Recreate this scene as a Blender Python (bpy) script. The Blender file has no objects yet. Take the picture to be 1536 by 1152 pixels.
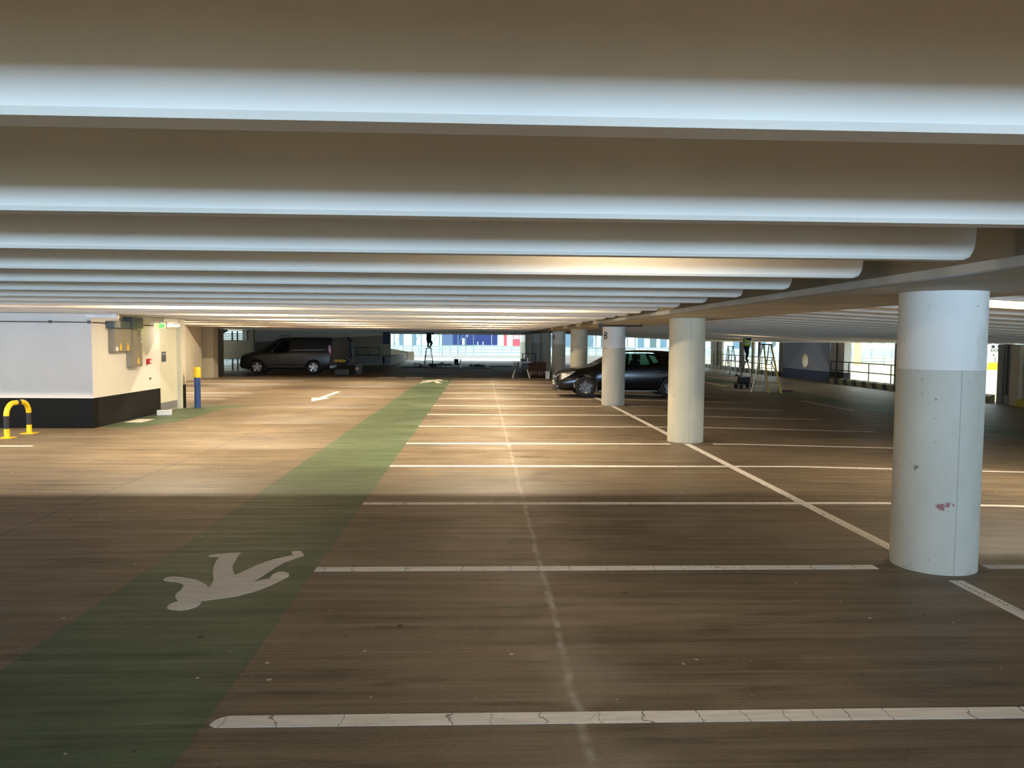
import bpy, bmesh, math, random
from mathutils import Vector, Matrix
random.seed(7)
S = bpy.context.scene
COL = S.collection
# ------------------------------------------------------------------ camera
cam_d = bpy.data.cameras.new('camera'); cam = bpy.data.objects.new('camera', cam_d); COL.objects.link(cam)
cam_d.sensor_fit = 'HORIZONTAL'; cam_d.sensor_width = 36.0; cam_d.lens = 36.0*1154.0/1536.0
cam_d.clip_start = 0.05; cam_d.clip_end = 600
Rm = Matrix(((0.9991772, -0.0056747, -0.0401580), (-0.0397629, 0.0579155, -0.9975293), (0.0079864, 0.9983054, 0.0576422)))
cam.matrix_world = Matrix.Translation((0, 0, 1.77)) @ Rm.to_4x4()
S.camera = cam
# ------------------------------------------------------------------ view
S.view_settings.view_transform = 'Standard'; S.view_settings.look = 'None'
S.view_settings.exposure = 0.1; S.view_settings.gamma = 1.0; S.view_settings.use_curve_mapping = False
S.cycles.use_denoising = True; S.cycles.max_bounces = 10; S.cycles.diffuse_bounces = 6
S.cycles.sample_clamp_indirect = 6.0
# ------------------------------------------------------------------ sky (bright overcast)
W = bpy.data.worlds.new('overcast_sky'); S.world = W; W.use_nodes = True
nt = W.node_tree; nt.nodes.clear()
o = nt.nodes.new('ShaderNodeOutputWorld'); b = nt.nodes.new('ShaderNodeBackground')
b.inputs['Color'].default_value = (0.80, 0.97, 1.0, 1); b.inputs['Strength'].default_value = 2.3
nt.links.new(b.outputs[0], o.inputs[0])

def area_light(name, loc, direction, sx, sy, power, col, spread=180):
    d = bpy.data.lights.new(name, 'AREA'); d.shape = 'RECTANGLE'; d.size = sx; d.size_y = sy
    d.energy = power; d.color = col; d.spread = math.radians(spread)
    ob = bpy.data.objects.new(name, d); COL.objects.link(ob); ob.location = loc
    ob.rotation_euler = Vector(direction).to_track_quat('-Z', 'Y').to_euler()
    return ob
# daylight entering through the open side of the deck behind the photographer
area_light('daylight_behind', (-2.0, -9.2, 1.72), (0, 1, 0.24), 26, 0.75, 1000, (0.39, 0.65, 1.0), 75)
WARM = (1.0, 0.86, 0.64)
# ------------------------------------------------------------------ materials
def principled(name):
    m = bpy.data.materials.new(name); m.use_nodes = True
    return m, m.node_tree, m.node_tree.nodes['Principled BSDF']
_mc = {}
def mat(name, c, rough=0.6, metal=0.0, var=0.06, scale=6.0, bump=0.0, bscale=60.0, spec=None, emit=0):
    if name in _mc: return _mc[name]
    m, t, p = principled(name)
    p.inputs['Roughness'].default_value = rough; p.inputs['Metallic'].default_value = metal
    if spec is not None: p.inputs['Specular IOR Level'].default_value = spec
    tc = t.nodes.new('ShaderNodeTexCoord')
    n = t.nodes.new('ShaderNodeTexNoise'); n.inputs['Scale'].default_value = scale; n.inputs['Detail'].default_value = 5
    t.links.new(tc.outputs['Object'], n.inputs['Vector'])
    r = t.nodes.new('ShaderNodeValToRGB')
    r.color_ramp.elements[0].position = 0.3; r.color_ramp.elements[1].position = 0.7
    r.color_ramp.elements[0].color = tuple(max(0, x*(1-var)) for x in c)+(1,)
    r.color_ramp.elements[1].color = tuple(min(1, x*(1+var)) for x in c)+(1,)
    t.links.new(n.outputs['Fac'], r.inputs[0]); t.links.new(r.outputs[0], p.inputs['Base Color'])
    if bump:
        n2 = t.nodes.new('ShaderNodeTexNoise'); n2.inputs['Scale'].default_value = bscale
        bp = t.nodes.new('ShaderNodeBump'); bp.inputs['Strength'].default_value = bump; bp.inputs['Distance'].default_value = 0.01
        t.links.new(tc.outputs['Object'], n2.inputs['Vector']); t.links.new(n2.outputs['Fac'], bp.inputs['Height']); t.links.new(bp.outputs[0], p.inputs['Normal'])
    if emit:
        t.links.new(r.outputs[0], p.inputs['Emission Color']); p.inputs['Emission Strength'].default_value = emit
    _mc[name] = m; return m

class NT:
    """tiny node-graph helper"""
    def __init__(s, t): s.t = t
    def n(s, typ, **kw):
        x = s.t.nodes.new(typ)
        for k, v in kw.items(): setattr(x, k, v)
        return x
    def inp(s, sock, v):
        if isinstance(v, bpy.types.NodeSocket): s.t.links.new(v, sock)
        else: sock.default_value = v
    def math(s, op, a, b=0.0, c=None, clamp=False):
        x = s.n('ShaderNodeMath', operation=op); x.use_clamp = clamp
        s.inp(x.inputs[0], a); s.inp(x.inputs[1], b)
        if c is not None: s.inp(x.inputs[2], c)
        return x.outputs[0]
    def mix(s, f, a, b):
        x = s.n('ShaderNodeMix', data_type='RGBA'); s.inp(x.inputs[0], f)
        s.inp(x.inputs[6], a if isinstance(a, bpy.types.NodeSocket) else tuple(a)+(1,)); s.inp(x.inputs[7], b if isinstance(b, bpy.types.NodeSocket) else tuple(b)+(1,))
        return x.outputs[2]
    def noise(s, vec, scale, det=4, sc=(1, 1, 1), off=(0, 0, 0), rough=0.55):
        mp = s.n('ShaderNodeMapping'); s.t.links.new(vec, mp.inputs[0]); mp.inputs['Scale'].default_value = sc; mp.inputs['Location'].default_value = off
        x = s.n('ShaderNodeTexNoise'); s.t.links.new(mp.outputs[0], x.inputs['Vector']); x.inputs['Scale'].default_value = scale
        x.inputs['Detail'].default_value = det; x.inputs['Roughness'].default_value = rough
        return x.outputs['Fac']
    def ramp(s, f, a, b):
        x = s.n('ShaderNodeMapRange'); s.inp(x.inputs[0], f); x.inputs[1].default_value = a; x.inputs[2].default_value = b
        x.clamp = True
        return x.outputs[0]

def floor_like(name, light, dark, paint=False, joints=True, wear=None):
    m, t, p = principled(name); g = NT(t)
    tc = g.n('ShaderNodeTexCoord'); v = tc.outputs['Object']
    sx = g.n('ShaderNodeSeparateXYZ'); t.links.new(v, sx.inputs[0]); X, Y = sx.outputs[0], sx.outputs[1]
    st = g.noise(v, 1.0, 6, (0.5, 9.0, 1)); st2 = g.noise(v, 1.0, 3, (0.35, 55.0, 1), (3, 1, 0)); bl = g.noise(v, 0.45, 5)
    blend = g.math('ADD', g.math('MULTIPLY', st, 0.5), g.math('ADD', g.math('MULTIPLY', bl, 0.45), g.math('MULTIPLY', st2, 0.34)))
    base = g.mix(g.ramp(blend, 0.48, 0.76), dark, light)
    # short dark dragged stains and small pale repair rectangles
    s3 = g.noise(v, 1.0, 4, (0.9, 6.5, 1), (11, 5, 0))
    base = g.mix(g.math('MULTIPLY', g.ramp(s3, 0.60, 0.70), 0.60), base, tuple(c*0.42 for c in dark))
    s4 = g.noise(v, 0.9, 2, (1, 1.4, 1), (2, 9, 0))
    base = g.mix(g.math('MULTIPLY', g.ramp(s4, 0.56, 0.62), 0.14), base, tuple(min(1, c*1.5) for c in light))
    # white chips
    vo = g.n('ShaderNodeTexVoronoi'); vo.voronoi_dimensions = '2D'; vo.inputs['Scale'].default_value = 2.2; t.links.new(v, vo.inputs['Vector'])
    chip = g.math('LESS_THAN', g.math('ADD', vo.outputs['Distance'], g.math('MULTIPLY', g.noise(v, 60.0, 2), 0.012)), g.math('MULTIPLY', g.ramp(g.noise(v, 1.7, 2, off=(8, 2, 0)), 0.44, 0.66), 0.036))
    base = g.mix(g.math('MULTIPLY', chip, 0.8), base, (0.62, 0.58, 0.5))
    vo2 = g.n('ShaderNodeTexVoronoi'); vo2.voronoi_dimensions = '2D'; vo2.inputs['Scale'].default_value = 1.1; vo2.inputs['Randomness'].default_value = 1.0; t.links.new(v, vo2.inputs['Vector'])
    base = g.mix(g.math('LESS_THAN', vo2.outputs['Distance'], g.math('MULTIPLY', g.ramp(g.noise(v, 1.3, 2, off=(1, 6, 0)), 0.45, 0.62), 0.022)), base, (0.03, 0.025, 0.02))
    gr = g.math('ADD', g.math('MULTIPLY', g.noise(v, 34.0, 3, (1, 2.2, 1)), 0.55), g.math('MULTIPLY', g.noise(v, 1.0, 3, (3, 150, 1), (7, 7, 0)), 0.45))
    base = g.mix(g.math('MULTIPLY', g.ramp(gr, 0.52, 0.68), 0.30), base, tuple(min(1, c*1.35) for c in light))
    base = g.mix(g.math('MULTIPLY', g.ramp(gr, 0.48, 0.34), 0.45), base, tuple(c*0.6 for c in dark))
    if joints:
        wob = g.math('MULTIPLY', g.math('SUBTRACT', g.noise(v, 3.0, 4), 0.5), 0.10)
        d = g.math('ABSOLUTE', g.math('SUBTRACT', g.math('ADD', X, wob), 0.47))
        lime = g.math('MULTIPLY', g.ramp(d, 0.032, 0.006), g.ramp(g.noise(v, 7.0, 5), 0.36, 0.6))
        base = g.mix(g.math('MULTIPLY', lime, 0.5), base, (0.55, 0.50, 0.42))
        d1 = g.math('ABSOLUTE', g.math('SUBTRACT', g.math('ADD', X, g.math('MULTIPLY', wob, 2.5)), 0.5))
        halo = g.math('MULTIPLY', g.ramp(d1, 0.45, 0.05), g.ramp(g.noise(v, 1.4, 3), 0.45, 0.62))
        base = g.mix(g.math('MULTIPLY', halo, 0.28), base, (0.46, 0.40, 0.32))
        d2 = g.math('ABSOLUTE', g.math('SUBTRACT', g.math('ADD', X, g.math('MULTIPLY', wob, 0.5)), -4.26))
        base = g.mix(g.math('MULTIPLY', g.ramp(d2, 0.022, 0.006), 0.65), base, (0.06, 0.05, 0.04))
        d3 = g.math('ABSOLUTE', g.math('SUBTRACT', X, 8.6))
        base = g.mix(g.math('MULTIPLY', g.ramp(d3, 0.03, 0.008), 0.5), base, (0.07, 0.06, 0.05))
    t.links.new(base, p.inputs['Base Color'])
    rg = g.ramp(g.noise(v, 2.0, 4, (0.5, 5, 1)), 0.3, 0.7)
    t.links.new(g.math('ADD', 0.42, g.math('MULTIPLY', rg, 0.22)), p.inputs['Roughness'])
    bp = g.n('ShaderNodeBump'); bp.inputs['Strength'].default_value = 0.25; bp.inputs['Distance'].default_value = 0.004
    h = g.noise(v, 1.0, 3, (1.0, 90.0, 1)); t.links.new(h, bp.inputs['Height']); t.links.new(bp.outputs[0], p.inputs['Normal'])
    p.inputs['Specular IOR Level'].default_value = 0.35
    return m

def line_paint(name, c, cracks=True):
    m, t, p = principled(name); g = NT(t)
    tc = g.n('ShaderNodeTexCoord'); v = tc.outputs['Object']
    sx = g.n('ShaderNodeSeparateXYZ'); t.links.new(v, sx.inputs[0])
    n = g.noise(v, 1.0, 5, (3, 30, 1))
    base = g.mix(g.ramp(n, 0.35, 0.7), tuple(x*0.78 for x in c), c)
    if cracks:
        w = g.math('MULTIPLY', g.noise(v, 9.0, 3), 0.45)
        u = g.math('FRACT', g.math('ADD', g.math('MULTIPLY', sx.outputs[0], 4.2), g.math('ADD', w, g.math('MULTIPLY', g.noise(v, 0.8, 2, (1, 0.1, 1)), 6.0))))
        base = g.mix(g.math('MULTIPLY', g.math('LESS_THAN', u, 0.028), 0.75), base, (0.12, 0.10, 0.08))
        vo = g.n('ShaderNodeTexVoronoi', feature='DISTANCE_TO_EDGE'); vo.inputs['Scale'].default_value = 14; t.links.new(v, vo.inputs['Vector'])
        k = g.math('MULTIPLY', g.math('LESS_THAN', vo.outputs['Distance'], 0.02), g.ramp(g.noise(v, 1.3, 2, off=(5, 0, 0)), 0.55, 0.62))
        base = g.mix(g.math('MULTIPLY', k, 0.5), base, (0.2, 0.17, 0.13))
    t.links.new(base, p.inputs['Base Color']); p.inputs['Roughness'].default_value = 0.62
    return m

def banded(name, low, high, z, zslope=0.0, axis=0, rough=0.6, var=0.05, scale=3.0, spots=0.0, black=None, mark=False):
    """one painted wall or column: colour changes at height z (object space)"""
    m, t, p = principled(name); g = NT(t)
    tc = g.n('ShaderNodeTexCoord'); v = tc.outputs['Object']
    sx = g.n('ShaderNodeSeparateXYZ'); t.links.new(v, sx.inputs[0])
    n = g.noise(v, scale, 6, (1, 1, 0.55))
    lo = g.mix(g.ramp(n, 0.3, 0.7), tuple(c*(1-var*2.2) for c in low), tuple(min(1, c*(1+var)) for c in low))
    hi = g.mix(g.ramp(n, 0.3, 0.7), tuple(c*(1-var) for c in high), tuple(min(1, c*(1+var*0.5)) for c in high))
    zz = g.math('SUBTRACT', sx.outputs[2], g.math('MULTIPLY', sx.outputs[axis], zslope))
    base = g.mix(g.math('GREATER_THAN', zz, z), lo, hi)
    if spots:
        s1 = g.noise(v, 13.0, 3, off=(4, 4, 4)); base = g.mix(g.math('MULTIPLY', g.ramp(s1, 0.69, 0.75), spots), base, (0.09, 0.08, 0.06))
        s2 = g.noise(v, 3.0, 4, (1, 1, 0.5), off=(9, 1, 4)); base = g.mix(g.math('MULTIPLY', g.ramp(s2, 0.62, 0.72), spots*0.35), base, (0.22, 0.20, 0.16))
        s5 = g.noise(v, 42.0, 2, off=(1, 7, 2)); base = g.mix(g.math('MULTIPLY', g.ramp(s5, 0.70, 0.74), spots*.8), base, (0.13, 0.11, 0.09))
        s6 = g.noise(v, 1.0, 4, (4, 4, 34), off=(3, 3, 3)); base = g.mix(g.math('MULTIPLY', g.ramp(s6, 0.66, 0.72), g.math('MULTIPLY', g.math('LESS_THAN', sx.outputs[2], 0.35), spots*.6)), base, (0.15, 0.14, 0.12))
        seam = g.math('MULTIPLY', g.math('LESS_THAN', g.math('ABSOLUTE', g.math('SUBTRACT', sx.outputs[0], -0.02)), 0.005), g.math('LESS_THAN', sx.outputs[1], 0.0))
        seam = g.math('MULTIPLY', seam, g.math('LESS_THAN', sx.outputs[2], z))
        base = g.mix(g.math('MULTIPLY', seam, 0.35), base, (0.15, 0.13, 0.1))
    if mark:
        dx = g.math('MULTIPLY', g.math('SUBTRACT', sx.outputs[0], -0.092), 13.5); dz = g.math('MULTIPLY', g.math('SUBTRACT', sx.outputs[2], 0.53), 26.0)
        rr = g.math('SQRT', g.math('ADD', g.math('MULTIPLY', dx, dx), g.math('MULTIPLY', dz, dz)))
        red = g.math('MULTIPLY', g.ramp(rr, 1.0, 0.75), g.math('MULTIPLY', g.ramp(g.noise(v, 26.0, 4), 0.46, 0.53), g.math('LESS_THAN', sx.outputs[1], 0.0)))
        base = g.mix(g.math('MULTIPLY', red, 0.8), base, (0.25, 0.04, 0.05))
    t.links.new(base, p.inputs['Base Color']); p.inputs['Roughness'].default_value = rough; p.inputs['Specular IOR Level'].default_value = 0.18
    bp = g.n('ShaderNodeBump'); bp.inputs['Strength'].default_value = 0.12; bp.inputs['Distance'].default_value = 0.006
    t.links.new(g.noise(v, 30.0, 4), bp.inputs['Height']); t.links.new(bp.outputs[0], p.inputs['Normal'])
    return m

def stripes(name, a, b, period, slant=0.5, ax=1):
    m, t, p = principled(name); g = NT(t)
    tc = g.n('ShaderNodeTexCoord'); v = tc.outputs['Object']
    sx = g.n('ShaderNodeSeparateXYZ'); t.links.new(v, sx.inputs[0])
    u = g.math('FRACT', g.math('DIVIDE', g.math('ADD', sx.outputs[ax], g.math('MULTIPLY', sx.outputs[2], slant)), period))
    base = g.mix(g.math('GREATER_THAN', u, 0.6), a, b)
    n = g.ramp(g.noise(v, 8.0, 4), 0.5, 0.7); base = g.mix(g.math('MULTIPLY', n, 0.3), base, (0.2, 0.17, 0.12))
    t.links.new(base, p.inputs['Base Color']); p.inputs['Roughness'].default_value = 0.6
    return m

M_FLOOR = floor_like('floor_concrete', (0.245, 0.185, 0.118), (0.080, 0.057, 0.035))
M_GREEN = floor_like('green_walkway_paint', (0.125, 0.168, 0.090), (0.035, 0.060, 0.027), joints=False)
M_LINE = line_paint('white_line_paint', (0.96, 0.88, 0.77))
M_PED = line_paint('worn_white_symbol_paint', (0.93, 0.84, 0.72), cracks=False)
M_RIB = mat('white_ceiling_paint', (0.75, 0.66, 0.54), 0.6, var=0.06, scale=1.3, bump=0.06)
M_SLAB = mat('slab_soffit_paint', (0.50, 0.48, 0.44), 0.7, var=0.06, scale=1.0)
M_BEAM = mat('board_marked_beige_concrete', (0.47, 0.42, 0.32), 0.75, var=0.14, scale=1.6, bump=0.15, bscale=14)
M_TRAY = mat('galvanised_steel', (0.38, 0.39, 0.38), 0.5, 0.5, var=0.15, scale=3)
M_CREAM = mat('cream_white_wall_paint', (0.72, 0.67, 0.58), 0.6, var=0.03)
M_STEELW = mat('bright_white_paint', (0.8, 0.8, 0.78), 0.5)
M_BLACK = mat('black_paint', (0.018, 0.017, 0.017), 0.5, var=0.2)
M_BLACKP = mat('black_plastic', (0.02, 0.02, 0.022), 0.45)
M_YEL = mat('yellow_paint', (0.85, 0.56, 0.01), 0.4)
M_BLUE = mat('blue_plastic', (0.02, 0.055, 0.19), 0.4)
M_RED = mat('red_plastic', (0.45, 0.01, 0.015), 0.35)
M_DOOR = mat('pale_cream_door_paint', (0.70, 0.66, 0.50), 0.45, var=0.02)
M_CAB = mat('grey_brown_cabinet_paint', (0.27, 0.235, 0.17), 0.5, var=0.06)
M_DGREY = mat('dark_grey_steel', (0.09, 0.11, 0.115), 0.5, 0.2)
M_MGREY = mat('mid_grey_steel', (0.28, 0.28, 0.28), 0.45, 0.4)
M_PIPE = mat('conduit_grey', (0.12, 0.11, 0.10), 0.5, 0.4)
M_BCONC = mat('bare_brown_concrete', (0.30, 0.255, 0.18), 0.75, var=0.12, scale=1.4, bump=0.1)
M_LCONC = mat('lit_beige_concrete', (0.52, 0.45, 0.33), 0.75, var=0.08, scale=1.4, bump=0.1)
M_GCONC = mat('grey_concrete', (0.30, 0.29, 0.26), 0.75, var=0.1, scale=1.4)
M_RAIL = mat('dark_rail_steel', (0.05, 0.045, 0.045), 0.5, 0.3)
M_WRAIL = mat('pale_galvanised_rail', (0.42, 0.48, 0.50), 0.5, 0.2)
M_KERB = stripes('black_yellow_kerb_paint', (0.30, 0.26, 0.13), (0.02, 0.018, 0.016), 0.92, slant=-0.5)
M_TYRE = mat('tyre_rubber', (0.012, 0.012, 0.012), 0.8)
M_ALLOY = mat('alloy_wheel_metal', (0.55, 0.55, 0.56), 0.35, 0.7)
M_DALLOY = mat('dark_alloy_wheel_metal', (0.16, 0.15, 0.15), 0.35, 0.7)
M_GLASSD = mat('dark_tinted_glass', (0.012, 0.014, 0.015), 0.06, var=0.0)
M_LAMPC = mat('headlamp_lens', (0.30, 0.32, 0.35), 0.12, 0.75, var=.5, scale=14)
M_TAIL = mat('red_tail_lens', (0.38, 0.01, 0.01), 0.15)
M_PLATEW = mat('white_plate', (0.75, 0.75, 0.7), 0.4)
M_PLATEY = mat('yellow_plate', (0.80, 0.55, 0.03), 0.4)
M_LAD_AL = mat('aluminium_ladder', (0.62, 0.62, 0.6), 0.35, 0.6)
M_LAD_Y = mat('yellow_fibreglass', (0.62, 0.40, 0.04), 0.45)
M_CLOTH = mat('black_work_clothes', (0.012, 0.012, 0.014), 0.9)
M_HIVIS = mat('yellow_hivis_fabric', (0.50, 0.62, 0.06), 0.8)
M_REFL = mat('reflective_tape', (0.75, 0.76, 0.74), 0.4)
M_SKIN = mat('skin', (0.45, 0.27, 0.19), 0.6)
M_HAIR = mat('dark_hair', (0.02, 0.015, 0.012), 0.8)
M_ORANGE = mat('rust_brown_board', (0.16, 0.06, 0.03), 0.8, var=0.25, scale=20)
M_WOOD = mat('pale_wood', (0.45, 0.30, 0.17), 0.7, var=0.2, scale=12)
M_BLUEWALL = banded('blue_grey_wall_paint', (0.07, 0.09, 0.17), (0.42, 0.48, 0.63), 0.25)
M_PAVE = mat('sunlit_outdoor_paving', (0.78, 0.64, 0.42), 0.8, var=0.05, scale=0.3)
M_FAC = mat('pale_facade_cladding', (0.70, 0.80, 0.82), 0.6, var=0.03, scale=0.5)
M_BANNER = mat('deep_blue_hoarding', (0.012, 0.030, 0.18), 0.5)
M_BANNER2 = mat('grey_blue_hoarding', (0.10, 0.16, 0.33), 0.5)
M_REDP = mat('pink_red_panel', (0.75, 0.10, 0.14), 0.5)
M_FRAME = mat('grey_green_steelwork', (0.13, 0.20, 0.21), 0.5)
M_GLAZ = mat('pale_blue_glazing', (0.16, 0.27, 0.36), 0.2)
def glass(name, c, a=0.25):
    m, t, p = principled(name); g = NT(t)
    tr = g.n('ShaderNodeBsdfTransparent'); tr.inputs[0].default_value = tuple(c)+(1,)
    gl = g.n('ShaderNodeBsdfGlossy'); gl.inputs['Roughness'].default_value = 0.03
    mx = g.n('ShaderNodeMixShader'); fr = g.n('ShaderNodeFresnel'); fr.inputs[0].default_value = 1.5
    t.links.new(fr.outputs[0], mx.inputs[0]); t.links.new(tr.outputs[0], mx.inputs[1]); t.links.new(gl.outputs[0], mx.inputs[2])
    t.links.new(mx.outputs[0], t.nodes['Material Output'].inputs[0]); return m
M_GLASS = glass('green_tinted_car_glass', (0.45, 0.60, 0.55))
def carpaint(name, c, rough=0.25):
    m, t, p = principled(name); p.inputs['Base Color'].default_value = tuple(c)+(1,)
    g = NT(t); tc = g.n('ShaderNodeTexCoord')
    n = g.noise(tc.outputs['Object'], 900.0, 1)
    t.links.new(g.mix(g.ramp(n, 0.4, 0.6), c, tuple(x*1.25 for x in c)), p.inputs['Base Color'])
    p.inputs['Roughness'].default_value = rough; p.inputs['Metallic'].default_value = 0.0; p.inputs['Specular IOR Level'].default_value = 0.38
    return m
M_VAN = carpaint('dark_grey_metallic_van_paint', (0.026, 0.025, 0.022), 0.28)
M_GOLF = carpaint('black_car_paint', (0.003, 0.003, 0.0035), 0.14)

# ------------------------------------------------------------------ mesh helpers
class MB:
    def __init__(s): s.v = []; s.f = []
    def add(s, vs, fs):
        b = len(s.v); s.v += [tuple(x) for x in vs]; s.f += [tuple(b+i for i in f) for f in fs]; return s
    def box(s, x0, x1, y0, y1, z0, z1):
        return s.add([(x0,y0,z0),(x1,y0,z0),(x1,y1,z0),(x0,y1,z0),(x0,y0,z1),(x1,y0,z1),(x1,y1,z1),(x0,y1,z1)],
                     [(0,3,2,1),(4,5,6,7),(0,1,5,4),(1,2,6,5),(2,3,7,6),(3,0,4,7)])
    def bar(s, p0, p1, w, h, up=(0, 0, 1)):
        p0 = Vector(p0); p1 = Vector(p1); d = (p1-p0).normalized(); u = Vector(up)
        if abs(d.dot(u)) > 0.98: u = Vector((1, 0, 0))
        a = d.cross(u).normalized()*w/2; b2 = a.cross(d).normalized()*h/2
        vs = [p+q for p in (p0, p1) for q in (-a-b2, a-b2, a+b2, -a+b2)]
        return s.add(vs, [(0,3,2,1),(4,5,6,7),(0,1,5,4),(1,2,6,5),(2,3,7,6),(3,0,4,7)])
    def cyl(s, p0, p1, r0, r1=None, n=20):
        r1 = r0 if r1 is None else r1
        p0 = Vector(p0); p1 = Vector(p1); d = (p1-p0).normalized()
        u = Vector((0, 0, 1)) if abs(d.z) < 0.9 else Vector((1, 0, 0))
        a = d.cross(u).normalized(); b2 = d.cross(a).normalized()
        vs = [p + (a*math.cos(2*math.pi*i/n) + b2*math.sin(2*math.pi*i/n))*r for p, r in ((p0, r0), (p1, r1)) for i in range(n)]
        fs = [(i, (i+1) % n, n+(i+1) % n, n+i) for i in range(n)] + [tuple(reversed(range(n))), tuple(range(n, 2*n))]
        return s.add(vs, fs)
    def tube(s, pts, r, n=12):
        P = [Vector(p) for p in pts]; vs = []; prev = None
        for i, p in enumerate(P):
            d = (P[min(i+1, len(P)-1)] - P[max(i-1, 0)]).normalized()
            if prev is None:
                u = Vector((0, 0, 1)) if abs(d.z) < 0.9 else Vector((0, 1, 0)); a = d.cross(u).normalized()
            else: a = (prev - d*prev.dot(d)).normalized()
            prev = a; b2 = d.cross(a)
            vs += [p + (a*math.cos(2*math.pi*k/n) + b2*math.sin(2*math.pi*k/n))*r for k in range(n)]
        m = len(P); fs = [(i*n+k, i*n+(k+1) % n, (i+1)*n+(k+1) % n, (i+1)*n+k) for i in range(m-1) for k in range(n)]
        fs += [tuple(reversed(range(n))), tuple(range((m-1)*n, m*n))]
        return s.add(vs, fs)
    def prism(s, poly, a, b2, f):
        """poly: 2D points; f(u, v, w) -> xyz; extruded from w=a to w=b2"""
        n = len(poly); vs = [f(u, v, a) for u, v in poly] + [f(u, v, b2) for u, v in poly]
        return s.add(vs, [tuple(reversed(range(n))), tuple(range(n, 2*n))] + [(i, (i+1) % n, n+(i+1) % n, n+i) for i in range(n)])
    def lathe(s, prof, n=24, c=(0, 0, 0), axis='z'):
        vs = []
        for r, h in prof:
            for i in range(n):
                t = 2*math.pi*i/n; q = (r*math.cos(t), r*math.sin(t), h)
                if axis == 'y': q = (q[0], q[2], q[1])
                vs.append((q[0]+c[0], q[1]+c[1], q[2]+c[2]))
        m = len(prof); fs = [(i*n+k, i*n+(k+1) % n, (i+1)*n+(k+1) % n, (i+1)*n+k) for i in range(m-1) for k in range(n)]
        closed = tuple(prof[0]) == tuple(prof[-1])
        if prof[0][0] > 1e-4 and not closed: fs.append(tuple(reversed(range(n))))
        if prof[-1][0] > 1e-4 and not closed: fs.append(tuple(range((m-1)*n, m*n)))
        return s.add(vs, fs)
    def build(s, name, m, parent=None, smooth=False, bevel=0.0, loc=None, weld=False):
        me = bpy.data.meshes.new(name); me.from_pydata(s.v, [], s.f)
        bm = bmesh.new(); bm.from_mesh(me)
        if weld: bmesh.ops.remove_doubles(bm, verts=bm.verts, dist=1e-5)
        bmesh.ops.recalc_face_normals(bm, faces=bm.faces); bm.to_mesh(me); bm.free()
        if m: me.materials.append(m)
        if smooth:
            for p in me.polygons: p.use_smooth = True
        ob = bpy.data.objects.new(name, me); COL.objects.link(ob)
        if loc is not None:
            me.transform(Matrix.Translation(-Vector(loc))); ob.location = loc
        if parent: ob.parent = parent
        if bevel:
            md = ob.modifiers.new('bevel', 'BEVEL'); md.width = bevel; md.segments = 2; md.limit_method = 'ANGLE'
        if smooth:
            md = ob.modifiers.new('es', 'EDGE_SPLIT'); md.split_angle = math.radians(38)
        return ob
def tag(o, label, cat=None, group=None, kind=None):
    if label: o['label'] = label
    if cat: o['category'] = cat
    if group: o['group'] = group
    if kind: o['kind'] = kind
    return o
def empty(name, loc, rz=0.0):
    e = bpy.data.objects.new(name, None); COL.objects.link(e); e.location = loc; e.rotation_euler = (0, 0, rz); e.empty_display_size = 0.2
    return e
def struct(o): o['kind'] = 'structure'; return o
def box(name, m, x0, x1, y0, y1, z0, z1, parent=None, bevel=0.0, loc=None):
    return MB().box(x0, x1, y0, y1, z0, z1).build(name, m, parent, bevel=bevel, loc=loc)
def copy_tree(o, parent=None):
    c = o.copy(); COL.objects.link(c); c.parent = parent
    for ch in list(o.children): copy_tree(ch, c)
    return c
def text_mesh(name, body, size, m, parent, loc, rot, extrude=0.002, bold=0.0, align='CENTER'):
    cu = bpy.data.curves.new(name, 'FONT'); cu.body = body; cu.size = size; cu.extrude = extrude; cu.offset = bold
    cu.align_x = align; cu.align_y = 'CENTER'
    tmp = bpy.data.objects.new(name+'_tmp', cu); COL.objects.link(tmp)
    dg = bpy.context.evaluated_depsgraph_get(); me = bpy.data.meshes.new_from_object(tmp.evaluated_get(dg))
    bpy.data.objects.remove(tmp); bpy.data.curves.remove(cu)
    me.name = name; me.materials.clear(); me.materials.append(m)
    ob = bpy.data.objects.new(name, me); COL.objects.link(ob); ob.location = loc; ob.rotation_euler = rot; ob.parent = parent
    return ob
R90 = math.pi/2
ORD = ['nearest', 'second', 'third', 'fourth', 'fifth', 'sixth', 'seventh', 'eighth', 'ninth', 'tenth', 'eleventh', 'twelfth', 'thirteenth', 'fourteenth', 'fifteenth', 'sixteenth', 'seventeenth', 'eighteenth', 'nineteenth']
TENS = {2: 'twenty', 3: 'thirty', 4: 'forty', 5: 'fifty'}; TENTH = {2: 'twentieth', 3: 'thirtieth', 4: 'fortieth', 5: 'fiftieth'}
def ordinal(n):
    if n < 19: return ORD[n]
    k = n+1
    if k % 10 == 0: return TENTH[k//10]
    return TENS[k//10] + '-' + ('first' if k % 10 == 1 else ORD[k % 10 - 1])

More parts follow.
